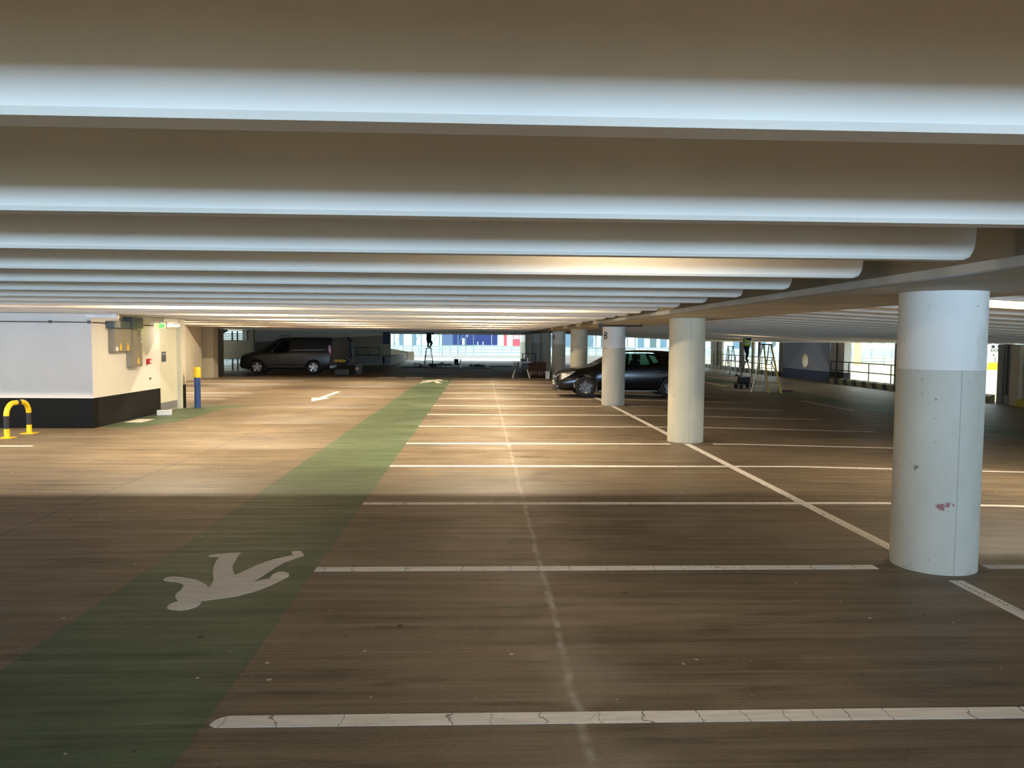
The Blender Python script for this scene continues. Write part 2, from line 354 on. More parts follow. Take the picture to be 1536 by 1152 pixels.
# ------------------------------------------------------------------ setting: decks, slab, ribs, spine beam
GF, GC, X0 = 0.0225, 0.045, 4.45
def fz(x): return -GF*(x-X0) if x > X0 else 0.0
def cz(x): return 0.14-GC*(x-X0) if x > X0 else 0.0
XR = 17.8
fl = MB()
fl.add([(-16.5,-9.3,0),(X0,-9.3,0),(18.3,-9.3,fz(18.3)),(18.3,72.2,fz(18.3)),(X0,72.2,0),(-16.5,72.2,0),
        (-16.5,-9.3,-.3),(X0,-9.3,-.3),(18.3,-9.3,-.65),(18.3,72.2,-.65),(X0,72.2,-.3),(-16.5,72.2,-.3)],
       [(0,1,4,5),(1,2,3,4),(11,10,7,6),(10,9,8,7),(0,6,7,1),(1,7,8,2),(2,8,9,3),(3,9,10,4),(4,10,11,5),(5,11,6,0)])
floor = struct(fl.build('floor', M_FLOOR))
floor_out = struct(box('floor_outer_deck', M_PAVE, 18.3, 62, -9.3, 72.2, -0.65, -0.33))
struct(box('floor_sunlit_tint', mat('sunlit_pale_deck', (.78, .78, .76), .8, var=.04), -16.5, 4.45, 63.2, 71.7, 0.001, 0.008))  # pale sheet over the deck floor, sunlight put into its colour
ZS = 2.66; RY0, RS = 1.59, 1.20; YEND = 62.5
ce = MB()
ce.box(-16.5, X0, -9.3, YEND, ZS, ZS+.45)
ce.prism([(X0, ZS+.14), (18.6, ZS+cz(18.6)), (18.6, ZS+.45), (X0, ZS+.45)], -9.3, YEND, lambda u, v, w: (u, w, v))
def rib_geo(b, y, xa, xb, slope=False):
    """precast stem: narrow at the bottom, wider at the slab, square ends with a chamfered lower corner"""
    zb = 2.21
    def P(x, w, z): return (x, y+w, z+(cz(x) if slope else 0))
    if slope: A, B = xa, xb; secs = [(A, .40, True), (A+.10, 0, False), (B, 0, False)]
    else: secs = [(xa, 0, False), (xb-.055, 0, False), (xb-.02, .015, False), (xb-.005, .045, False), (xb, .08, False)]
    rings = []
    for x, lift, _ in secs:
        l = 0.08 if slope and lift else lift
        rings.append([P(x, .0, zb+.015+l), P(x, .012, zb+l), P(x, .098, zb+l), P(x, .11, zb+.015+l), P(x, .145, ZS), P(x, -.035, ZS)])
    vs = [q for r in rings for q in r]; n = 6
    fs = [(i*n+k, i*n+(k+1) % n, (i+1)*n+(k+1) % n, (i+1)*n+k) for i in range(len(rings)-1) for k in range(n)]
    fs += [tuple(reversed(range(n))), tuple(range((len(rings)-1)*n, len(rings)*n))]
    b.add(vs, fs)
for k in range(-9, 0):
    rib_geo(ce, RY0+RS*k, -16.5, 2.6); rib_geo(ce, RY0+RS*k, 4.6, 18.2, True)
for k in range(0, 3): rib_geo(ce, RY0+RS*k, 4.6, 18.2, True)
ceiling = struct(ce.build('ceiling', M_SLAB))
ceiling.data.materials.clear(); ceiling.data.materials.append(M_RIB)
NR = 51
for k in range(NR):
    y = RY0+RS*k; b = MB(); rib_geo(b, y, -16.5, 2.6)
    if y < 43: pass
    ob = b.build('ceiling_beam', M_RIB, loc=(-7, y, 2.66))
    lab = 'white concrete ceiling rib left of the column row, %s from the camera' % ordinal(k)
    if k == 3: lab = 'warmly lit white concrete ceiling rib left of the column row, fourth from the camera'
    tag(ob, lab, 'ceiling beam', 'white concrete ribs under the ceiling left of the columns')
for k in range(3, NR):
    y = RY0+RS*k; b = MB(); rib_geo(b, y, 4.6, 18.2, True)
    ob = b.build('ceiling_beam', M_RIB, loc=(7, y, 2.57))
    tag(ob, 'sloping white ceiling rib right of the column row, %s counted from the camera' % ordinal(k-3), 'ceiling beam', 'white concrete ribs under the ceiling right of the columns')
# spine beam over the column row
sb = MB(); sb.box(2.86, 4.34, -9.3, YEND, 2.165, 2.56); sb.box(3.2, 4.1, -9.3, YEND, 2.56, ZS)
sbo = sb.build('spine_beam', M_BEAM)
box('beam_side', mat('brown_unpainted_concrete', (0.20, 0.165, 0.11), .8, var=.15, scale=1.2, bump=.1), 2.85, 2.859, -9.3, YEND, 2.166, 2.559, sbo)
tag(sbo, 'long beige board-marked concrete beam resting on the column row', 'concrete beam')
tray = MB(); tray.box(2.762, 2.848, -9.3, 19.0, 2.168, 2.222)
tag(tray.build('cable_trunking', M_TRAY), 'grey metal cable trunking fixed along the left edge of the beige beam', 'cable trunking')
tray = MB(); tray.box(4.352, 4.45, -9.3, YEND, 2.17, 2.222)
tag(tray.build('edge_strip', M_BEAM), 'beige concrete edge strip along the right side of the spine beam', 'edge strip')
# far edge downstand
struct(box('trim_1', M_GCONC, -16.5, 4.45, YEND, YEND+.4, 2.14, 2.86))

# ------------------------------------------------------------------ columns
CX = 3.62; CY = [5.93+7.5*k for k in range(9)]
M_COLW = banded('white_topped_column_paint', (0.46, 0.435, 0.355), (0.68, 0.66, 0.62), 1.565, spots=0.5, mark=False)
M_COLM = banded('white_topped_column_paint_with_red_smear', (0.50, 0.45, 0.36), (0.68, 0.62, 0.54), 1.565, spots=0.7, mark=True)
M_COLP = banded('plain_column_concrete', (0.52, 0.48, 0.36), (0.52, 0.48, 0.36), 9.0, spots=0.4)
labs = ['thick round column with white upper band and small red smear, nearest the camera', 'plain pale concrete round column, second nearest in the row',
        'round column with white top and black letter B, in front of the black car', 'plain round column rising behind the bonnet of the black car',
        'round column with white top and letter B, left of the car front', 'plain dark round column right of the folding table, beside the white bin',
        'shaded round column with painted white top behind the brown boards', 'plain narrow shaded column, third from the far end of the row',
        'farthest visible round column at the right edge of the bright opening']
for k, y in enumerate(CY):
    m = M_COLM if k == 0 else (M_COLW if k % 2 == 0 else M_COLP)
    b = MB(); b.lathe([(0.312, 0), (0.312, 2.163)], 64)
    c = b.build('column', m, smooth=True); c.location = (CX, y, 0.001)
    tag(c, labs[k], 'column', 'round concrete columns under the spine beam')
    if k in (2, 4):
        a = math.radians(214 if k == 2 else 216)
        # letter built from small tiles wrapped round the shaft: stem, and two bowls
        def in_b(u, w):
            if not (-.062 <= u <= .07 and -.10 <= w <= .10): return False
            if u <= -.026: return True
            for cw, rw in ((.051, .049), (-.048, .052)):
                du, dw = (u-.016)/.052, (w-cw)/rw
                if u > .016: q = du*du+dw*dw; hit = .16 < q <= 1.0
                else: hit = .42 < abs(dw) <= 1.0
                if hit: return True
            return False
        lb = MB(); nu, nw = 34, 50; su, sw = .132/nu, .20/nw
        for iu in range(nu):
            for iw in range(nw):
                u_, w_ = -.062+su*(iu+.5), -.10+sw*(iw+.5)
                if in_b(u_, w_):
                    q4 = [(u_-su/2, w_-sw/2), (u_+su/2, w_-sw/2), (u_+su/2, w_+sw/2), (u_-su/2, w_+sw/2)]
                    lb.add([(.3145*math.cos(a+p_/.312), .3145*math.sin(a+p_/.312), 1.90+z_) for p_, z_ in q4], [(0, 1, 2, 3)])
        lb.build('letter_b', M_BLACK, c, weld=True)
b = MB(); b.box(2.80, 2.90, 18.3, 18.44, 2.08, 2.164); b.cyl((2.86, 18.37, 2.12), (3.86, 18.37, 2.12), 0.022, n=10); b.box(3.80, 3.84, 18.35, 18.39, 2.12, 2.166)
tag(b.build('hanging_bar', M_RAIL), 'thin dark metal bar on a bracket hanging under the beam before the lettered column', 'metal bar')

# ------------------------------------------------------------------ floor markings
def flat(name, poly, m, z=0.003, th=0.0012, right=False):
    z = {0.003: .001, 0.0035: .0018, 0.0045: .0024, 0.0055: .003}.get(z, z); th = min(th, z)
    b = MB(); f = (lambda u, v, w: (u, v, w+(fz(u) if right else 0)))
    b.prism(poly, z-th, z, f); return b.build(name, m)
tag(flat('painted_walkway', [(-2.53, -9.2), (-1.26, -9.2), (-1.26, 35.2), (-2.53, 35.2)], M_GREEN, 0.003), 'long green painted pedestrian walkway running away from the camera', 'painted walkway')
def rect(x0, x1, y0, y1): return [(x0, y0), (x1, y0), (x1, y1), (x0, y1)]
BY = [3.50+2.42*k for k in range(13)]; BY[1] = 5.86; BY[2] = 8.23; BY[3] = 10.68; BY[4] = 13.02
near_w = ['closest to the camera, cracked', 'ending at the nearest column', 'crossed by the long diagonal line', 'just beyond the shadow edge', 'reaching the second column']
for k, y in enumerate(BY):
    xe = 3.486 if k not in (1, 4, 7, 10) else (3.12 if k == 1 else 3.25)
    h = 0.055
    if k == 0: pts = [(-1.20, y-h), (xe, y-h), (xe, y+h), (-1.17, y+h), (-1.205, y+.035), (-1.225, y+.0), (-1.232, y-.03)]
    else: pts = rect(-1.26, xe, y-h, y+h)
    if k == 0: pts = [(p[0] if p[0] < 3 else 3.44, p[1]) for p in pts]
    lab = ('white bay line on the left of the columns, ' + near_w[k]) if k < 5 else 'thin white bay line left of the column row, %s from the camera' % ordinal(k)
    tag(flat('bay_line', pts, M_LINE, 0.0035), lab, 'floor marking', 'white bay lines between walkway and column row')
for k, y in enumerate(BY):
    if k == 0: continue
    b = MB(); h = 0.05; xa = 4.0 if k in (1, 4, 7, 10) else 3.604
    b.add([(xa,y-h,.0018),(X0,y-h,.0018),(8.15,y-h,fz(8.15)+.00048),(8.15,y+h,fz(8.15)+.00048),(X0,y+h,.0018),(xa,y+h,.0018)]+
          [(xa,y-h,.0004),(X0,y-h,.0004),(8.15,y-h,fz(8.15)+.0004),(8.15,y+h,fz(8.15)+.0004),(X0,y+h,.0004),(xa,y+h,.0004)],
          [(0,1,4,5),(1,2,3,4),(11,10,7,6),(10,9,8,7),(0,6,7,1),(1,7,8,2),(2,8,9,3),(3,9,10,4),(4,10,11,5),(5,11,6,0)])
    tag(b.build('bay_line', M_LINE), 'white bay line right of the column row, %s from the camera' % ordinal(k-1), 'floor marking', 'white bay lines right of the column row')
segs = [(-9.2, CY[0]-.42)] + [(CY[k]+.40, CY[k+1]-.40) for k in range(0, 4)]
wh = ['leading to the foot of the nearest column', 'between the nearest and second columns', 'between the second and lettered columns', 'running under the front of the black car', 'left of the black car behind it']
for (a, c), w in zip(segs, wh):
    tag(flat('centre_line', rect(3.49, 3.60, a, c), M_LINE, 0.0045), 'white line along the column row '+w, 'floor marking', 'white lines linking the columns')
PED = [(-2.307, 5.608), (-2.309, 5.669), (-2.27, 5.691), (-2.176, 5.668), (-2.07, 5.611), (-1.999, 5.543), (-1.951, 5.484), (-1.919, 5.431), (-1.919, 5.498), (-1.941, 5.603), (-2.001, 5.76), (-2.057, 5.943), (-2.091, 6.101), (-2.096, 6.192), (-2.14, 6.2), (-2.191, 6.212), (-2.196, 6.242), (-2.128, 6.287), (-2.052, 6.313), (-1.968, 6.331), (-1.949, 6.154), (-1.918, 5.958), (-1.868, 5.807), (-1.825, 5.725), (-1.792, 5.806), (-1.728, 5.99), (-1.645, 6.132), (-1.524, 6.249), (-1.559, 6.338), (-1.546, 6.366), (-1.487, 6.365), (-1.428, 6.233), (-1.438, 6.196), (-1.467, 6.166), (-1.539, 6.041), (-1.579, 5.886), (-1.608, 5.707), (-1.638, 5.544), (-1.597, 5.598), (-1.546, 5.634), (-1.55, 5.722), (-1.525, 5.792), (-1.478, 5.798), (-1.431, 5.745), (-1.418, 5.672), (-1.444, 5.589), (-1.5, 5.448), (-1.568, 5.336), (-1.655, 5.242), (-1.761, 5.191), (-1.867, 5.148), (-1.851, 5.09), (-1.858, 5.028), (-1.892, 4.984), (-1.942, 4.964), (-2.003, 4.982), (-2.04, 5.011), (-2.054, 5.068), (-2.044, 5.118), (-2.019, 5.151), (-2.053, 5.196), (-2.077, 5.241), (-2.092, 5.317), (-2.091, 5.386), (-2.106, 5.472), (-2.139, 5.522), (-2.2, 5.561), (-2.272, 5.577)]
tag(flat('pedestrian_marking', PED, M_PED, 0.0055), 'large worn white walking figure painted on the green walkway near the camera', 'floor marking')
far = [(-1.9-(x+1.9)*1.25, 32.4-(y-5.65)*2.2) for x, y in PED]
tag(flat('pedestrian_marking', far, M_PED, 0.0055), 'small white walking figure painted at the far end of the green walkway', 'floor marking')
ARR = [(-4.66, 25.6), (-4.80, 25.6), (-4.80, 22.9), (-5.00, 22.9), (-4.74, 21.7), (-4.48, 22.9), (-4.66, 22.9)]
tag(flat('arrow_marking', ARR, M_LINE, 0.0035), 'white direction arrow painted on the floor left of the green walkway', 'floor marking')
for x0, w in ((-4.65, 'left'), (-3.45, 'right')):
    tag(flat('lane_dash', rect(x0, x0+.8, 35.05, 35.5), M_LINE, 0.0035), 'short white dash left of the far walkway end, the %s one of two' % w, 'floor marking')
tag(flat('bay_line', rect(-12.0, -7.2, 12.53, 12.63), M_LINE, 0.0035), 'short white line end beside the yellow and black hoop barrier', 'floor marking')
for j, y in enumerate((22.4, 24.8, 27.2, 29.6, 32.0)):
    tag(flat('bay_line', rect(-11.9, -7.3, y-.05, y+.05), M_LINE, 0.0035), 'faint white bay line beyond the blue and yellow bollard, %s of five' % ['nearest','second','third','fourth','farthest'][j], 'floor marking', 'bay lines beyond the bollard')
tag(flat('painted_pad', [(-7.43, 15.3), (-6.75, 15.05), (-6.35, 16.2), (-6.3, 19.6), (-5.7, 20.3), (-7.43, 20.3)], M_GREEN, 0.003), 'green painted floor strip along the black skirting under the door', 'painted walkway')
tag(flat('painted_walkway', rect(10.9, 12.2, 8, 48), M_GREEN, 0.003, right=True), 'dark green painted walkway on the right side beyond the nearest column', 'painted walkway')
for j, (a, c, x, w) in enumerate(((20.9, 24.4, 10.3, 'between the trestle of ladders and nearest column'), (32.0, 35.5, 10.3, 'behind the black trolley'))):
    tag(flat('lane_line', rect(x, x+.1, a, c), M_LINE, 0.0035, right=True), ['white lane line in front of the yellow stepladder', 'white lane line behind the black trolley'][j], 'floor marking')

# ------------------------------------------------------------------ luminaires
def batten(x, y, p, label, L=1.5, zt=2.655, vis=False):
    e = empty('batten_light', (x, y, zt)); tag(e, label, 'ceiling light', 'linear lights between the ceiling ribs')
    box('housing', M_STEELW, -L/2, L/2, -.05, .05, -.035, 0, e)
    box('diffuser', mat('lit_diffuser', (1, .93, .78), 0.5, var=0, emit=2.2), -L/2+.02, L/2-.02, -.035, .035, -.052, -.034, e)
    l = area_light('lamp_glow', (x, y, zt-.056), (0, 0, -1), L-.06, 0.05, p, WARM); return e
rows = [(9, (-9.6, -4.6, 0.2)), (12, (-4.6, 0.2)), (15, (-4.6, 0.2)), (18, (-9.6, -4.6, 0.2)), (21, (-9.6, -4.6, 0.2)), (25, (-9.6, -4.6, 0.2))]
for n, xs in rows:
    y = RY0+RS*(n-1)+.55
    for x in xs:
        side = {-9.6: 'above the left bays', -4.6: 'above the driving lane', 0.2: 'above the middle bays'}[x]
        batten(x, y, 155 if n != 9 else 195, 'linear ceiling light %s, hidden behind the %s ceiling rib' % (side, ordinal(n-1)))
batten(0.9, RY0+RS*2+.5, 18, 'short linear ceiling light lighting the fourth ceiling rib', L=0.6)
for x, w in ((-4.6, 'left'), (0.4, 'middle'), (6.9, 'right')):  # unseen lamps added so their warm bounce fills the near floor and ribs
    batten(x, RY0-RS*3+.55, 85, 'added unseen fill light behind the photographer, %s of three' % w, zt=2.655+(cz(6.9)-.03 if x > 5 else 0))
batten(6.9, 9.3, 120, 'linear ceiling light right of the nearest column', zt=2.655+cz(6.9)-.03)
batten(12.0, 33.5, 22, 'linear ceiling light above the yellow stepladder', zt=2.655+cz(12)-.04)
batten(14.2, 40.5, 26, 'added fill light brightening the porthole wall', zt=2.655+cz(14.2)-.04)  # extra lamp added to brighten the blue-grey wall and piers

# ------------------------------------------------------------------ left service block
WX = -7.45
M_BLK = banded('white_wall_over_black_band', (0.003, 0.003, 0.003), (0.74, 0.70, 0.65), 0.58, var=0.04, scale=2.0)
M_BLKC = banded('cream_wall_over_black_band', (0.012, 0.011, 0.010), (0.76, 0.71, 0.62), 0.58, var=0.03, scale=2.0)
struct(box('wall_left_front', M_BLK, -16.5, WX, 15.05, 15.25, 0, 2.2))
b = MB(); b.box(WX-.2, WX, 15.252, 18.17, 0, 2.2); b.box(WX-.2, WX, 18.17, 19.30, 2.03, 2.2); b.box(WX-.2, WX+.02, 19.38, 19.66, 0, 2.2)
struct(b.build('wall_left_side', M_BLKC))
b = MB(); b.box(WX-.14, WX-.02, 18.17, 18.22, 0.0, 2.03); b.box(WX-.14, WX+.05, 19.28, 19.38, 0, 2.2); b.box(WX-.14, WX-.02, 18.22, 19.28, 1.98, 2.03)
d = struct(box('door_1', M_DOOR, WX-.10, WX-.05, 18.222, 19.278, 0.01, 1.98))
b.build('door_frame', M_DOOR, d)
box('kick_plate', M_MGREY, WX-.05, WX-.042, 18.24, 19.26, 0.03, 0.22, d)
box('door_sign', M_DGREY, WX-.05, WX-.042, 18.38, 18.62, 1.18, 1.42, d)
text_mesh('sign_text', 'FIRE DOOR', 0.035, M_STEELW, d, (WX-.040, 18.50, 1.36), (R90, 0, R90), 0.001)
e = empty('electrical_cabinet', (WX, 15.70, 1.46)); tag(e, 'wide grey-brown two-door electrical cabinet with two yellow warning labels on the cream wall', 'electrical cabinet')
def warn_label(par, x, y, z, s=.09):
    b = MB(); b.prism([(-s*.45, -s*.9), (s*.45, -s*.9), (s*.45, 0), (s*.12, s*.9), (-s*.12, s*.9), (-s*.45, 0)], 0, .003, lambda u, v, w: (x+w, y+u, z+v))
    b.build('warning_label', mat('yellow_label', (0.85, 0.55, 0.02), 0.5), par)
box('cabinet_body', M_CAB, 0.001, .122, 0, .74, 0, .47, e, bevel=.006)
box('cabinet_door', M_CAB, .123, .135, .01, .365, .01, .46, e, bevel=.003); box('cabinet_door', M_CAB, .123, .135, .375, .73, .01, .46, e, bevel=.003)
warn_label(e, .136, .24, .10, .085); warn_label(e, .136, .56, .10, .085)
box('paper_tag', M_STEELW, .136, .139, .03, .13, .02, .10, e)
e = empty('electrical_cabinet', (WX, 16.47, 1.13)); tag(e, 'tall narrow grey-brown electrical cabinet hanging lower, right of the two-door one', 'electrical cabinet')
box('cabinet_body', M_CAB, 0.001, .135, 0, .46, 0, .80, e, bevel=.01); box('cabinet_door', M_CAB, .136, .148, .02, .44, .02, .78, e, bevel=.006)
warn_label(e, .149, .24, .13, .08)
b = MB()
for i, (yy, zz) in enumerate(((.40, .72), (.41, .62), (.38, .66), (.41, .54))): b.box(.149, .152, yy-.03, yy+.02, zz-.03, zz+.03)
b.build('paper_tag', M_STEELW, e)
e = empty('cable_tray', (WX, 15.60, 1.937)); tag(e, 'dark blue-grey metal cable trough above the electrical cabinets', 'cable tray')
tag(box('trough', M_DGREY, .001, .17, 0, .74, .0, .14, e, bevel=.004), None); box('junction_box', M_DGREY, .001, .20, .75, 1.26, .0, .24, e, bevel=.004)
box('trough_lid', M_TRAY, .171, .178, .03, .26, .01, .13, e)
b = MB(); b.lathe([(0.03, -.04), (.10, -.045), (.135, -.02), (.14, .02), (.12, .045), (.02, .05)], 24)
e = empty('round_duct', (WX+.2, 15.1, 2.21)); 
bpy.data.objects.remove(e)
b = MB(); b.tube([(WX+.05, 14.8, 2.15), (WX+.62, 14.8, 2.15)], .055, 16)
tag(b.build('ceiling_pipe', M_STEELW, smooth=True), 'short white round pipe under the ribs above the electrical cabinets', 'pipe')
e = empty('wall_conduit', (WX, 15.05, 2.0)); tag(e, 'thin grey electrical conduit running along the top of the white wall', 'conduit')
b = MB(); b.tube([(-9.0, -.03, .045), (-.02, -.03, .035)], .011, 8); b.build('conduit_tube', M_PIPE, e)
b = MB(); b.tube([(.03, .0, .035), (.03, .54, .03)], .011, 8); b.build('conduit_tube', M_PIPE, e)
b = MB(); b.tube([(.03, 1.85, .02), (.03, 2.6, .02)], .011, 8); b.build('conduit_tube', M_PIPE, e)
for x in (-1.75, -.75, -.03, -3.2): MB().cyl((x, -.005, .04), (x, -.05, .04), .03, n=12).build('conduit_box', M_PIPE, e)
e = empty('exit_sign', (-7.08, 17.3, 1.945)); tag(e, 'glowing green and yellow exit sign beside the cream door', 'exit sign')
MG = mat('lit_exit_green', (0.10, 0.65, 0.12), .5, var=0, emit=1.2); MY = mat('lit_exit_pale_yellow', (0.85, 0.95, 0.30), .5, var=0, emit=1.0)
box('sign_housing', M_STEELW, -.13, .13, 0, .05, 0, .13, e, bevel=.004); box('sign_panel', MY, -.12, .12, -.008, -.001, .01, .12, e)
b = MB(); b.box(-.02, .10, -.012, -.0085, .02, .11); b.build('pictogram_field', MG, e)
b = MB(); b.cyl((.01, -.014, .092), (.01, -.018, .092), .009, n=10); b.bar((.012, -.016, .08), (.028, -.016, .052), .004, .014, (0, 1, 0)); b.bar((.028, -.016, .052), (.045, -.016, .03), .004, .008, (0, 1, 0)); b.bar((.026, -.016, .052), (.006, -.016, .035), .004, .008, (0, 1, 0)); b.box(.06, .09, -.018, -.014, .03, .10)
b.build('running_figure', M_STEELW, e)
b = MB(); b.bar((-.37+.0, .025, .07), (-.13, .025, .07), .02, .02); b.build('bracket', M_PIPE, e)
l = bpy.data.lights.new('exit_glow', 'POINT'); l.energy = 0.8; l.color = (.85, 1, .15); l.shadow_soft_size = .05
lo = bpy.data.objects.new('exit_glow', l); COL.objects.link(lo); lo.location = (-7.18, 17.27, 1.90)
e = empty('door_light', (WX, 18.6, 2.03)); tag(e, 'white linear bulkhead light above the cream door', 'wall light')
box('housing', M_STEELW, .002, .10, -.4, .55, .03, .10, e, bevel=.01); box('diffuser', mat('lit_door_diffuser', (1, .97, .9), .5, var=0, emit=1.6), .02, .28, -.05, .05, -.02, .03, e, bevel=.008)
area_light('door_lamp_glow', (-7.05, 18.0, 2.02), (-.3, .1, -1), .4, .1, 3.5, (1, .93, .8))
e = empty('fire_alarm', (WX, 17.50, 1.16)); tag(e, 'small red fire alarm call point on the cream wall', 'alarm')
box('alarm_body', M_RED, .002, .06, -.07, .07, 0, .12, e, bevel=.01); box('alarm_face', M_STEELW, .061, .064, -.02, .04, .03, .08, e)
tag(MB().cyl((WX+.002, 17.6, .83), (WX+.03, 17.6, .83), .022, n=12).build('wall_socket', M_PIPE), 'small dark round fitting on the cream wall under the alarm', 'socket')
e = empty('white_carton', (-7.17, 17.68, 0.003)); tag(e, 'small white carton on the floor by the cream door', 'box'); e.rotation_euler = (0, 0, .3)
box('carton_body', M_STEELW, -.15, .15, -.1, .1, 0, .085, e, bevel=.006); box('carton_lid', M_PLATEW, -.155, .155, -.105, .105, .086, .105, e, bevel=.004)
tag(flat('floor_hatch', rect(-7.35, -7.0, 16.1, 16.75), M_PED, .0055), 'pale rectangular access cover in the green floor strip', 'floor cover')
# hoop barrier
e = empty('hoop_barrier', (-8.19, 13.9, 0)); tag(e, 'yellow and black hoop barrier standing before the white wall', 'barrier')
def arch(a, b2, n=8):
    pts = []
    for i in range(n+1):
        t = a+(b2-a)*i/n
        if t < 1: pts.append((0, -.33, .62*0+.38*t)) 
        elif t < 2: th = (t-1)*R90; pts.append((0, -.33+.21*(1-math.cos(th)), .38+.21*math.sin(th)))
        elif t < 3: pts.append((0, -.12+.24*(t-2), .59))
        elif t < 4: th = (t-3)*R90; pts.append((0, .12+.21*math.sin(th), .38+.21*math.cos(th)))
        else: pts.append((0, .33, .38*(5-t)))
    return pts
for a, b2, m, nm in ((0.02, .42, M_YEL, 'yellow_band'), (.42, 1, M_BLACK, 'black_band'), (1, 2.35, M_YEL, 'yellow_band'), (2.35, 2.75, M_BLACK, 'black_band'), (2.75, 4, M_YEL, 'yellow_band'), (4, 4.58, M_BLACK, 'black_band'), (4.58, 4.98, M_YEL, 'yellow_band')):
    MB().tube(arch(a, b2, 10), .043, 16).build(nm, m, e, smooth=True)
for yy in (-.33, .33): box('base_plate', M_YEL, -.11, .11, yy-.11, yy+.11, 0.001, .012, e)
e = empty('bollard', (-7.07, 19.45, 0.003)); tag(e, 'blue bollard with yellow top beside the end of the white wall', 'bollard')
MB().lathe([(.075, 0), (.075, .76)], 24).build('post', M_BLUE, e, smooth=True)
MB().lathe([(.082, .76), (.085, .80), (.085, .87), (.079, .875), (.079, .885), (.085, .89), (.085, 1.0), (.07, 1.02), (0.0, 1.022)], 24).build('cap', M_YEL, e, smooth=True)
MB().lathe([(.13, 0), (.13, .008), (.08, .012)], 24).build('base_plate', M_DGREY, e)

# ------------------------------------------------------------------ left far walls
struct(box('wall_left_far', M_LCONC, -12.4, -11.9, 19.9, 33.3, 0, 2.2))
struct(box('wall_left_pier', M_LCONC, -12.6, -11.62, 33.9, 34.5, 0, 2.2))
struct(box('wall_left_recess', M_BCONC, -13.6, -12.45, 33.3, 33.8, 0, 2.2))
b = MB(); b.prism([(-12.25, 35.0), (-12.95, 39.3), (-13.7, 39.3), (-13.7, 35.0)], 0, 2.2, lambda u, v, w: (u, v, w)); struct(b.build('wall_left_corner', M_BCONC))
tag(box('wall_cabinet', mat('pale_grey_cabinet', (.42, .42, .42), .5), -12.23, -11.98, 34.6, 34.98, 0.0, .93, bevel=.01), 'pale grey floor cabinet against the dark wall left of the van', 'cabinet')
tag(MB().tube([(-12.1, 34.6, 2.12), (-11.95, 35.6, 2.12), (-11.9, 36.6, 2.08), (-12.2, 36.9, 2.0)], .05, 12).build('drain_pipe', M_MGREY, smooth=True), 'grey pipe bending under the ceiling left of the van', 'pipe')
# louvred opening left of the van
def louvre(n, x0, x1, y, z0, z1):
    w = struct(MB().box(x0-.04, x0, y-.05, y+.05, z0, z1).box(x1, x1+.04, y-.05, y+.05, z0, z1).box(x0, x1, y-.05, y+.05, z1-.03, z1).box(x0+(x1-x0)*.33, x0+(x1-x0)*.33+.05, y-.05, y+.05, z0, z1).box(x0+(x1-x0)*.52, x0+(x1-x0)*.52+.05, y-.05, y+.05, z0, z1).box(x0+(x1-x0)*.9, x0+(x1-x0)*.9+.04, y-.05, y+.05, z0, z1).build(n, M_RAIL))
    b = MB(); k = int((z1-z0)/.085)
    for i in range(k):
        z = z0+.03+i*.085; b.bar((x0, y+.02, z), (x1, y+.02, z+.0), .05, .058)
    b.build('louvre_blades', mat('pale_louvre', (.55, .55, .5), .5), w)
louvre('window_1', -13.42, -12.02, 40.6, 1.60, 2.10); louvre('window_2', -13.42, -12.02, 40.6, .04, .66)
struct(box('wall_left_louvre', M_BCONC, -13.9, -12.0, 40.55, 40.75, .66, 1.60)); struct(box('trim_2', M_BCONC, -13.9, -12.0, 40.5, 40.75, -.01, .04))
struct(box('wall_left_post', M_BCONC, -12.0, -11.82, 40.5, 40.8, 0, 2.2))
# ramp wall behind the van: paint line rises to the right
rw = MB(); L = 17.1; rw.box(0, L, 0, .25, 0, 2.2)
ro = struct(rw.build('wall_ramp', banded('ramp_wall_paint', (0.20, 0.165, 0.115), (0.50, 0.49, 0.45), 1.515, zslope=.030, axis=0, scale=1.0)))
ro.location = (-12.28, 40.85, 0); ro.rotation_euler = (0, 0, math.atan2(14.2, 4.95))
b = MB(); b.box(-11.9, -6.5, 50.9, 51.15, 0, .62); struct(b.build('wall_low_parapet', M_GCONC))
def guard(name, pts, z0, zt, mids, nposts, m, label, cat='railing', infill=0, r=.024):
    e = empty(name, pts[0]); tag(e, label, cat)
    a = Vector(pts[0]); c = Vector(pts[1])-a
    for z in (zt,)+tuple(mids):
        MB().tube([(0, 0, z), (c.x, c.y, z+c.z)], r, 8).build('rail', m, e)
    for i in range(nposts):
        q = c*(i/(nposts-1)); MB().cyl((q.x, q.y, z0+q.z), (q.x, q.y, zt+q.z), r, n=8).build('post', m, e)
    if infill:
        b = MB()
        for i in range(infill):
            q = c*((i+.5)/infill); b.bar((q.x, q.y, z0+.08+q.z), (q.x, q.y, zt-.02+q.z), .016, .016)
        b.build('infill_bars', m, e)
    return e
guard('guard_rail', [(-8.9, 51.0, .62), (-6.7, 51.0, .62)], 0, .56, (.06,), 4, M_RAIL, 'dark metal guard rail on the low wall right of the van', infill=26)
tag(box('navy_sign', mat('navy_panel', (.012, .012, .035), .5), -6.45, -5.97, 50.80, 50.88, 1.42, 2.209), 'dark navy hanging panel at the left edge of the bright opening', 'sign')
struct(box('wall_ramp_block', M_GCONC, -6.4, -6.0, 51.3, 62.0, 0, .60))
b = MB(); b.prism([(-8.2, 0), (-6.1, 0), (-6.1, .72), (-8.2, 1.05)], 64.0, 64.3, lambda u, v, w: (u, w, v)); struct(b.build('wall_ramp_parapet', M_BCONC))
tag(box('concrete_block', M_LCONC, -6.05, -5.55, 63.8, 64.3, 0, .72), 'pale concrete block at the end of the ramp parapet', 'block')
struct(box('wall_far_left', M_BCONC, -16.5, -8.0, 61.5, 61.9, 0, 2.2))

